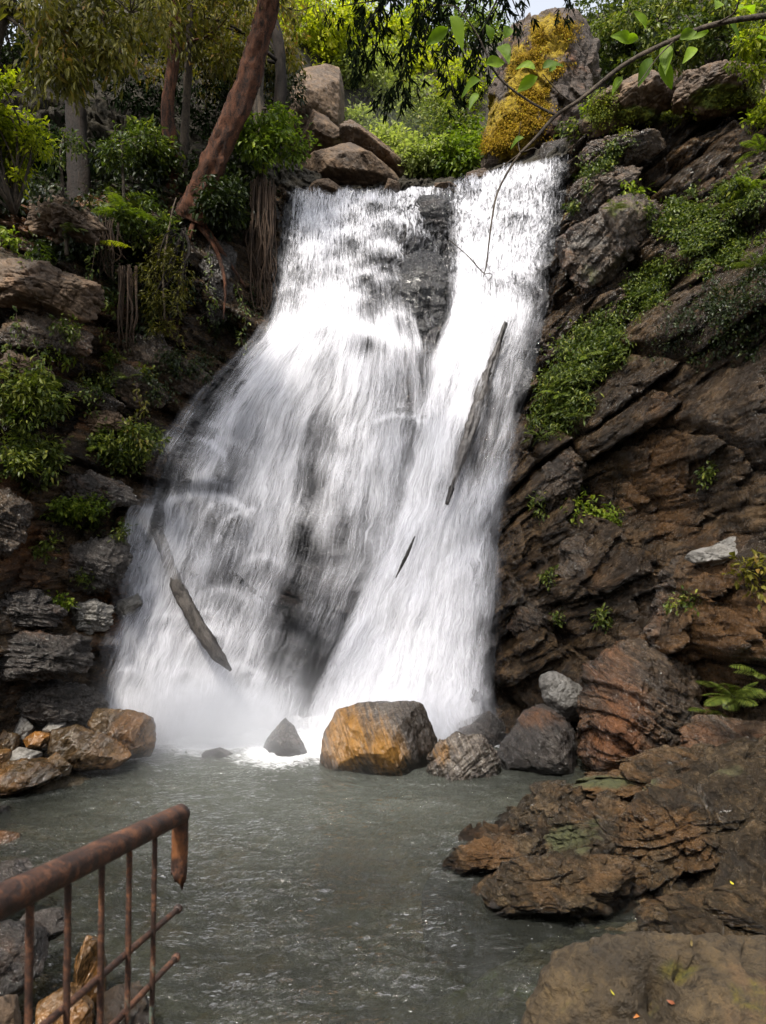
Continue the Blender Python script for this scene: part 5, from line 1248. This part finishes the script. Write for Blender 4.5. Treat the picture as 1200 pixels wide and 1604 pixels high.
# ---- trees above the right cliff
tree('overhanging_tree', [(985,160,16.5,.14),(990,60,16.5,.12),(1000,-60,16.5,.1)], [(985,50,16.4,.8,14),(1030,30,15.6,.8,14),(1010,95,16,.6,10)], L_MID, B_GREY, 'grey green leafy tree behind the mossy pillar at upper right', per=100, leaf=.12, asp=.5, droop=.5, seed=20, bright=.16)
tree('overhanging_tree', [(1120,130,14.5,.14),(1110,40,14.5,.12),(1100,-60,14.5,.1)], [(1090,40,14,.9,14),(1150,60,13.6,.8,12),(1180,10,13.8,.8,12),(1060,85,14.2,.5,8)], L_MID, B_GREY, 'green tree above the mossy ledge at the right', per=100, leaf=.12, asp=.42, droop=.5, seed=21, bright=.12)
tree('overhanging_tree', [(1260,300,11,.14),(1250,100,11,.12),(1230,-60,11,.1)], [(1190,90,11.2,.4,9),(1200,170,11.2,.28,8),(1195,30,11,.5,9)], L_YELLOW, B_GREY, 'yellowish leafy tree at the upper right edge', per=90, leaf=.09, asp=.42, droop=.5, seed=22, bright=-.2)
for k, (px, py, Y, w, h, lm, lb) in enumerate([(945,120,17.5,90,100,L_MID,'green bush behind the mossy pillar'),(1010,110,16.5,140,110,L_DARK,'dark bush behind the top ledge of the right cliff'),(1150,80,16,140,120,L_DARK,'dark bush behind the trees at the right'),(980,30,19,130,110,L_MID,'green bush high behind the pillar'),(1080,20,18,200,110,L_MID,'green bush high up at the right'),(1230,60,15,120,140,L_DARK,'dark bush at the right edge of the skyline')]):
    bush_px('bush', px, py, Y, w, h, 22, .36, 130, lm, lb, group='bushes above the right cliff', leaf=.12, seed=380 + k, depth=.7, bright=.08)

# ---- dark drooping branch at the top centre, near the viewer
rng = np.random.default_rng(77)
L_BLACK = leaf_mat('leaf_backlit_dark', [(0.0, (0.003,0.005,0.002)), (0.8, (0.008,0.013,0.004)), (1.0, (0.02,0.028,0.006))], 0.8, 0.05, spec=0.02)  # backlit silhouette is put into the near-black leaf colour
e = empty('hanging_branch', at(660, -160, 6.2), 'dark drooping leafy branch hanging into the top of the view', 'branch')
bm_ = MB(); fm_ = MB()
_br = [[(820,-160,6.2),(760,-40,6.1),(690,-5,6.0),(600,0,5.9),(530,10,5.9)], [(820,-160,6.2),(790,-30,6.2),(760,40,6.1),(745,110,6.1)], [(690,-5,6.0),(650,40,6.0),(630,110,6.0),(618,150,6)], [(600,0,5.9),(570,50,5.8),(555,100,5.8)], [(760,-40,6.1),(715,40,6),(700,90,6),(712,150,6)], [(690,-100,6.1),(600,-60,6.0),(540,-20,6.0)],
       [(900,-160,6.3),(895,-40,6.3),(890,20,6.3)], [(760,40,6.1),(740,80,6.1),(722,150,6.1)],[(690,-5,6),(668,50,6),(664,90,6)],[(600,0,5.9),(590,60,5.9),(585,90,5.9)],[(790,-60,6.2),(800,-10,6.2),(815,30,6.2)]]
for k, b in enumerate(_br):
    pts = np.array([at(*p) for p in b]); tube(bm_, pts, np.linspace(.014 if k < 2 else .008, .003, len(pts)), 6, 20)
    path = catmull(pts, 46)[::1 if k < 3 else 2]
    for j in range(6 if k in (0, 1, 5) else 0, len(path)):
        if path[j, 2] > at(0, -60, 6)[2]: continue
        for _ in range(1 + j % 2 * (k < 6)):
            st_ = path[j] + rng.normal(size=3) * [.06, .10, .03]
            ln = rng.uniform(.04, .16)
            dv = np.array([rng.normal() * .35, rng.normal() * .3, -1.0])
            n_ = 7; tt_ = rng.uniform(.1, 1, n_)[:, None]
            P = st_ + dv * ln * tt_
            d = dv * .9 + rdir(rng, n_) * .55
            leaves(fm_, P, d, rdir(rng, n_) + [0, -.5, .4], rng.uniform(.055, .10, n_), rng.uniform(.012, .02, n_), rng.uniform(.1, .7, n_))
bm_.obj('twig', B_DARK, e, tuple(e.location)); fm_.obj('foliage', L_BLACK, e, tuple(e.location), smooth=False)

# ---- bare branch across the right, with a few big leaves
e = empty('bare_branch', at(1290, 20, 4.9), 'thin grey branch with a few big green leaves crossing in front of the right cliff', 'branch')
def bpx(*pts): return [at(*p) for p in pts]
mb = MB()
tube(mb, bpx((1290,22,4.9),(1200,25,4.95),(1120,38,5.0),(1060,60,5.05),(980,100,5.1),(910,155,5.15),(870,182,5.2),(840,215,5.2),(815,240,5.2)), [.022,.019,.017,.016,.015,.013,.012,.010,.009], 9, 60, .12)
tube(mb, bpx((815,240,5.2),(798,265,5.2),(780,300,5.2),(772,335,5.2),(766,380,5.2),(762,415,5.2),(757,434,5.2)), [.009,.0075,.0065,.006,.0055,.005,.003], 6, 40, .1)
tube(mb, bpx((758,428,5.2),(748,418,5.2),(735,403,5.2),(715,385,5.2),(702,375,5.2)), [.004,.004,.004,.003,.002], 5, 20)
tube(mb, bpx((758,430,5.2),(766,428,5.2),(771,432,5.2),(765,440,5.2)), [.003,.003,.003,.002], 5, 14)
tube(mb, bpx((748,418,5.2),(742,408,5.2),(741,402,5.2)), [.003,.002,.001], 5, 6)
tube(mb, bpx((870,180,5.2),(840,165,5.2),(805,142,5.18),(778,117,5.15),(762,85,5.1),(745,50,5.05),(715,12,5.0),(690,8,5)), [.010,.0085,.0075,.007,.006,.005,.004,.003], 7, 40, .1)
tube(mb, bpx((893,158,5.2),(878,147,5.18),(862,130,5.15),(850,116,5.1)), [.006,.005,.004,.003], 6, 16)
tube(mb, bpx((815,240,5.2),(812,222,5.2),(816,190,5.15)), [.005,.003,.002], 5, 12)
tube(mb, bpx((820,238,5.2),(838,232,5.2),(846,246,5.2),(836,252,5.2)), [.004,.003,.003,.002], 5, 14)
tube(mb, bpx((812,242,5.2),(790,258,5.2),(765,266,5.2),(742,262,5.2)), [.004,.003,.002,.001], 5, 14)
tube(mb, bpx((1060,60,5.05),(1030,90,5.05),(1000,130,5.0),(975,150,5)), [.006,.004,.003,.002], 5, 14)
tube(mb, bpx((1120,38,5),(1150,20,4.9),(1160,-10,4.8)), [.008,.006,.004], 6, 12)
mb.obj('branch_stem', B_GREY, e, tuple(e.location))
m, nt, out = mat_new('leaf_big_green')
col = ramp(nt, attr(nt, 'rnd'), [(0, (0.045,0.085,0.007)), (1, (0.17,0.25,0.016))])
nt.links.new(nd(nt, 'MixShader', {0: .4, 1: nd(nt, 'BsdfPrincipled', {'Base Color': col, 'Roughness': .55, 'Specular IOR Level': .2}).outputs[0], 2: nd(nt, 'BsdfTranslucent', {'Color': mixc(nt, 1., col, (1.8, 2.0, .6), 'MULTIPLY')}).outputs[0]}).outputs[0], out.inputs['Surface'])
L_BIG = m
_bl = [(706,25,-60,.17),(702,45,200,.15),(716,5,80,.14),(783,72,-70,.16),(790,60,70,.12),(770,62,110,.10),(752,125,190,.14),(760,100,20,.14),(749,147,230,.10),(838,108,150,.13),(850,106,20,.13),(842,120,200,.14),(820,215,200,.09),(1010,45,140,.15),(1045,70,-100,.16),(1065,62,40,.13),(1020,90,-120,.14),(1035,95,-60,.16),
       (985,65,150,.14),(1120,15,70,.15),(1135,30,-20,.15),(1160,15,40,.17),(1090,75,-140,.12),(1000,60,170,.12),(975,120,-130,.10),(860,112,60,.09),(1185,60,-30,.14),(1110,50,170,.13)]
for k, (px, py, an, L) in enumerate(_bl):
    rg = np.random.default_rng(k); Yk = 5.1 + rg.normal() * .05; p = at(px, py, Yk); a_ = math.radians(an)
    d = np.array([[math.cos(a_), rg.normal() * .3, math.sin(a_)]])
    mb = MB()
    # a broad leaf: 7 stations along a curved midrib
    L = L * 1.08; t = np.linspace(0, 1, 8); wd = L * .27 * np.sin(np.clip(t, .02, .99) * math.pi) ** .8 * (1.25 - .5 * t); wd[0] = .003; wd[-1] = .001
    dv = d[0] / np.linalg.norm(d[0]); s_v = np.cross(dv, [rg.normal() * .3, -1, rg.normal() * .5 + .2]); s_v /= np.linalg.norm(s_v); u_v = np.cross(s_v, dv)
    mid = p + dv * (t * L)[:, None] - u_v * (t ** 2 * L * .18)[:, None] - np.array([0, 0, 1]) * (t ** 2 * L * rg.uniform(.1, .4))[:, None]
    Vv = np.stack([mid + s_v * wd[:, None] + u_v * (wd * .5 + L * .05 * np.sin(t * 7 + k))[:, None], mid, mid - s_v * wd[:, None] * .94 + u_v * (wd * .5 + L * .05 * np.sin(t * 6 + 2 * k))[:, None]], 1).reshape(-1, 3)
    qd = []
    for i in range(7):
        qd += [(3*i, 3*i+1, 3*i+4, 3*i+3), (3*i+1, 3*i+2, 3*i+5, 3*i+4)]
    mb.add(Vv, None, qd, rnd=np.clip(rg.uniform(.1, .9) + rg.normal(size=24) * .12 - .12 * (np.arange(24) % 3 == 1), 0, 1))
    mb.obj('leaf', L_BIG, e, tuple(e.location))

# ---- the tree that leans over the pool from the left bank, its crown above the view
rng = np.random.default_rng(91)
e = empty('canopy_tree', (-6.2, 3.2, 1.4), 'tall tree leaning over the pool from the left bank with its crown above the view', 'tree')
mb = MB(); tube(mb, [(-6.2,3.2,1.4),(-6.0,3.4,5),(-5.2,3.9,8.5),(-3.6,4.6,10.6),(-1.5,5.4,11.6),(.4,6,12)], [.3,.26,.22,.16,.1,.05], 12, 40, .3)
_cc = [np.array([rng.uniform(-6.4, 1.8), rng.uniform(2.4, 7.8), rng.uniform(9.6, 12.2)]) for _ in range(36)]
for c_ in _cc[::4]: tube(mb, [(-3.6,4.6,10.6), (np.array([-3.6,4.6,10.6]) + c_) / 2 + [0,0,.3], c_], [.07,.04,.015], 6, 8)
mb.obj('trunk', B_GREY, e, tuple(e.location))
mb = MB(); clumps(mb, rng, _cc, np.full(len(_cc), .8), 150, .2, .4, .4); mb.obj('crown', L_MID, e, tuple(e.location), smooth=False)

# ---- leafy vines hanging down the left cliff
rng = np.random.default_rng(404)
_vn = [(60,520,120,'leafy vine hanging over the dark hollow at the far left of the cliff'),(130,560,110,'leafy vine hanging over the brown slab on the left cliff'),(175,430,150,'leafy vine beside the thin pale root curtain'),(235,470,150,'leafy vine under the olive hanging shrub'),
       (290,420,130,'leafy vine below the foot of the leaning tree'),(330,380,120,'leafy vine hanging between the leaning tree and the dense root curtain'),(375,430,120,'leafy vine just left of the dense root curtain'),(215,600,100,'short leafy vine nearest the left edge of the falls'),(25,480,110,'leafy vine hanging from the mossy ledge at the left edge'),(150,380,100,'leafy vine under the large green fern')]
for k, (px, y0, ln, lb) in enumerate(_vn):
    h = hit(px, y0)
    if h is None: continue
    Yv = h[0][1] - .18; pts = [at(px + rng.normal() * 4 * j, y0 + ln * j / 5, Yv - .06 * j) for j in range(6)]
    e = empty('hanging_vine', pts[0], lb, 'vine', 'vines hanging on the left cliff')
    mb = MB(); tube(mb, pts, np.linspace(.008, .003, 6), 4, 18); mb.obj('stem', B_ROOT, e, pts[0])
    P = catmull(np.array(pts), 60)[rng.integers(4, 60, 70)] + rng.normal(size=(70, 3)) * .035
    d = rdir(rng, 70) * .7 + [0, -.4, -.6]; mb = MB()
    leaves(mb, P, d, rdir(rng, 70) * .4 + [0, -.5, .8], rng.uniform(.05, .10, 70), rng.uniform(.02, .04, 70), .45 + rng.normal(size=70) * .25)
    mb.obj('foliage', [L_MID, L_OLIVE, L_MID][k % 3], e, pts[0], smooth=False)

# the wood that closes the gorge behind the viewer
rng = np.random.default_rng(92)
_fc = []
for _ in range(230):
    a_ = rng.uniform(-1.9, 1.9); r_ = rng.uniform(7, 12); _fc.append(np.array([math.sin(a_) * r_, -math.cos(a_) * r_ + 1.5, 1.5 + rng.uniform(0, .72) * r_]))
mb = MB(); clumps(mb, rng, _fc, np.full(len(_fc), 1.25), 90, .42, .45, .4)
setp(mb.obj('forest', L_DARK, None, (0, -9, 1.5), smooth=False), 'dense green wood closing the gorge behind the viewer', 'forest', None, 'stuff')
# ------------------------------------------------------------------ driftwood in the falls
MAT_LOG = bark_mat('driftwood_grey', (0.014,0.012,0.011), (0.095,0.082,0.072), 9, 0.4, 0.9)
MAT_LOGD = bark_mat('driftwood_dark', (0.012,0.011,0.011), (0.075,0.066,0.062), 4, 0.4, 0.6)
def log(label, pts, rad, mat, seed, name='driftwood_log', rough=.35):
    P = np.array([at(*p) for p in pts]); mb = MB(); tube(mb, P, rad, 22, 90, rough, seed, grain=1.6)
    return setp(mb.obj(name, mat, None, P[0]), label, 'log')
log('curved grey log leaning in the left half of the falls', [(222,772,10.68),(246,830,10.54),(272,905,10.37),(308,975,10.06),(338,1022,9.85),(362,1050,9.9)], [.03,.06,.072,.075,.06,.018], MAT_LOG, 1, rough=.6)
log('dark rotten log standing in the right cascade', [(792,505,11.55),(774,560,11.45),(754,620,11.28),(731,690,10.97),(700,790,10.70)], [.02,.045,.075,.065,.02], MAT_LOGD, 2, rough=.75)
log('thin dark stick poking out of the right cascade', [(650,840,10.35),(636,872,10.3),(620,905,10.3)], [.008,.02,.006], MAT_LOGD, 3, 'stick')

# ------------------------------------------------------------------ rusty railing
m, nt, out = mat_new('rusty_iron')
v = obj_vec(nt, False)
n1 = noise(nt, v, 22, 8, .7, .5); n2 = noise(nt, v, 160, 5, .7); n3 = noise(nt, v, 6, 4, .6)
f = mth(nt, 'ADD', mth(nt, 'MULTIPLY', n1, .6), mth(nt, 'MULTIPLY', n2, .4))
col = ramp(nt, f, [(.40, (0.010,0.006,0.005)), (.5, (0.040,0.017,0.010)), (.60, (0.15,0.060,0.026))])
col = mixc(nt, mapr(nt, mth(nt, 'ADD', n3, attr(nt, 'flake')), .62, .85), col, (0.36,0.13,0.035))
col = mixc(nt, mapr(nt, mth(nt, 'ADD', n1, attr(nt, 'paint')), .78, .95), col, (0.085,0.16,0.13))
nt.links.new(nd(nt, 'BsdfPrincipled', {'Base Color': col, 'Roughness': mapr(nt, n1, .3, .7, .5, .8), 'Specular IOR Level': .5,
   'Normal': nd(nt, 'Bump', {'Height': f, 'Strength': .8, 'Distance': .004}).outputs[0]}).outputs[0], out.inputs['Surface'])
MAT_RUST = m
A_ = at(-40, 1432, 1.00); B_ = at(283, 1275, 1.85)
rail = empty('railing', at(285, 1700, 1.85), 'rusty broken iron railing with thin bars in the near left corner', 'railing')
org = tuple(rail.location)
def on_rail(px):
    lo, hi = -.4, 1.2
    for _ in range(50):
        mi = (lo + hi) / 2; p = A_ + (B_ - A_) * mi
        if 600 + p[0] / p[1] * F_PX < px: lo = mi
        else: hi = mi
    return A_ + (B_ - A_) * mi
mb = MB(); R0 = .0235
e0 = A_ - (B_ - A_) * .25
tube(mb, np.array([e0 + (B_ - e0) * t for t in np.linspace(0, 1, 30)]), np.full(30, R0), 20, None, .05, 3)
mb.obj('handrail', MAT_RUST, rail, org)
# mitred elbow and the broken post below it
mb = MB()
zt = B_[2]
post = [B_ + (B_ - A_) / np.linalg.norm(B_ - A_) * -.004 + np.array([0, 0, .019])] + [B_ + np.array([-.004 * t, 0, -.155 * t]) for t in np.linspace(.0, 1, 12)]
tube(mb, np.array(post), np.concatenate([[.012], np.full(12, .0195)]), 20, None, .06, 5, flake=.12)
pv = mb.v[0]; low = pv[:, 2] < pv[:, 2].min() + .004      # eaten away lower edge
ang = np.arctan2(pv[:, 1] - B_[1], pv[:, 0] - B_[0])
pv[low, 2] += .018 * np.sin(ang[low] * 2.0 + .6) + .008 * np.sin(ang[low] * 7)
mb.obj('broken_post', MAT_RUST, rail, org)
bars = [(47,.0), (107,.0), (160,.0), (203,.1), (243,.12)]
for k, (px, pt) in enumerate(bars):
    p = on_rail(px); mb = MB()
    n = 26; zz_ = np.linspace(0, -.62, n)
    lean = (-.010 if px < 220 else -.014)
    pts = p + np.stack([lean * np.abs(zz_) * 1.2, 0 * zz_, zz_], 1)
    tube(mb, pts, np.full(n, .0058), 8, None, .22, 11 + k, paint=np.concatenate([np.repeat(np.clip((-zz_ - .18) * 1.6, 0, .30), 8) * (1 if k > 2 else .35), [0, 0]]))
    mb.obj('bar', MAT_RUST, rail, org)
def rod(p0, p1, ext):
    a = np.array(p0); b = np.array(p1); d = (b - a); mb = MB()
    tube(mb, np.array([a + d * t for t in np.linspace(0, 1, 24)]), np.full(24, .0068), 10, None, .15, 21)
    k_ = MB(); u = d / np.linalg.norm(d)
    tube(mb, np.array([b - u * .012, b - u * .006, b + u * .004, b + u * .008]), [.0075, .0105, .0105, .006], 10, None, .15, 22)
    mb.obj('rod', MAT_RUST, rail, org)
for (ex, ey) in ((279, 1424), (276, 1500)):
    p1 = at(ex, ey, 1.86); d = (B_ - A_) / np.linalg.norm(B_ - A_)
    rod(p1 - d * 1.05 + np.array([0, 0, -.0]), p1, 0)

# ------------------------------------------------------------------ fallen leaves
_fl = [(1002,1592,2.75,70,.055,(0.30,0.10,0.015),'curled orange fallen leaf on the near mossy boulder'),(1060,1575,2.8,20,.04,(0.16,0.05,0.02),'red brown fallen leaf on the near mossy boulder'),(1150,1388,5.0,0,.05,(0.35,0.30,0.02),'yellow fallen leaf on the wet stone under the outcrop'),(1082,1482,3.0,30,.035,(0.25,0.19,0.08),'dry tan leaf on top of the near mossy boulder'),(962,1562,2.85,40,.025,(0.28,0.25,0.02),'tiny yellow leaf on the near mossy boulder')]
bpy.context.view_layer.update(); _dg = bpy.context.evaluated_depsgraph_get()
for k, (px, py, Yv, an, L, colr, lb) in enumerate(_fl):
    h = hit(px, py)
    if h is None: continue
    m, nt, out = mat_new('fallen_leaf'); nt.links.new(nd(nt, 'BsdfPrincipled', {'Base Color': colr, 'Roughness': .5}).outputs[0], out.inputs['Surface'])
    nr = h[1] / np.linalg.norm(h[1]); a_ = math.radians(an); d = np.cross(nr, [math.cos(a_), math.sin(a_), .2]); mb = MB()
    leaves(mb, (h[0] + nr * .008)[None], d[None], nr[None], L, L * .38, np.array([.5]), -.35)
    setp(mb.obj('fallen_leaf', m, None, h[0], smooth=True), lb, 'leaf')

# ------------------------------------------------------------------ spray at the foot of the falls
def spray(label, c, r, dens, seed):
    v_, q_ = cube_sphere(14); mb = MB(); mb.add(v_ * np.array(r) + np.array(c), None, q_)
    m, nt, out = mat_new('spray')
    tc = nd(nt, 'TexCoord').outputs['Object']
    sc_ = nd(nt, 'Mapping', {'Vector': tc, 'Scale': (1 / r[0], 1 / r[1], 1 / r[2])}).outputs[0]
    ln = nd(nt, 'VectorMath', {0: sc_}, operation='LENGTH').outputs['Value']
    fo = mapr(nt, ln, 1.0, .15, 0, 1)
    nn = mapr(nt, noise(nt, tc, 1.6, 3, .6), .3, .75, .25, 1.0)
    dn_ = mth(nt, 'MULTIPLY', mth(nt, 'MULTIPLY', mth(nt, 'MULTIPLY', fo, fo), nn), dens)
    pv_ = nd(nt, 'VolumePrincipled', {'Color': (.93, .94, .97), 'Density': dn_, 'Anisotropy': .2})
    nt.links.new(pv_.outputs[0], out.inputs['Volume'])
    o = mb.obj('mist', m, None, c); setp(o, label, 'mist', None, 'stuff')
spray('white spray hanging over the foot of the falls', (-1.7, 9.4, .2), (3.4, 2.1, 1.9), .34, 1)
spray('white billow of spray where the left cascade strikes the pool', (-2.35, 9.75, .15), (1.9, 1.0, 1.3), 5.0, 3)
spray('white billow of spray where the right cascade strikes the pool', (.35, 9.95, .1), (1.6, .8, 1.0), 4.0, 4)
spray('thin drifting spray above the lip of the falls', tuple(at(600, 215, 16.6)), (1.9, 1.6, 1.6), .07, 2)
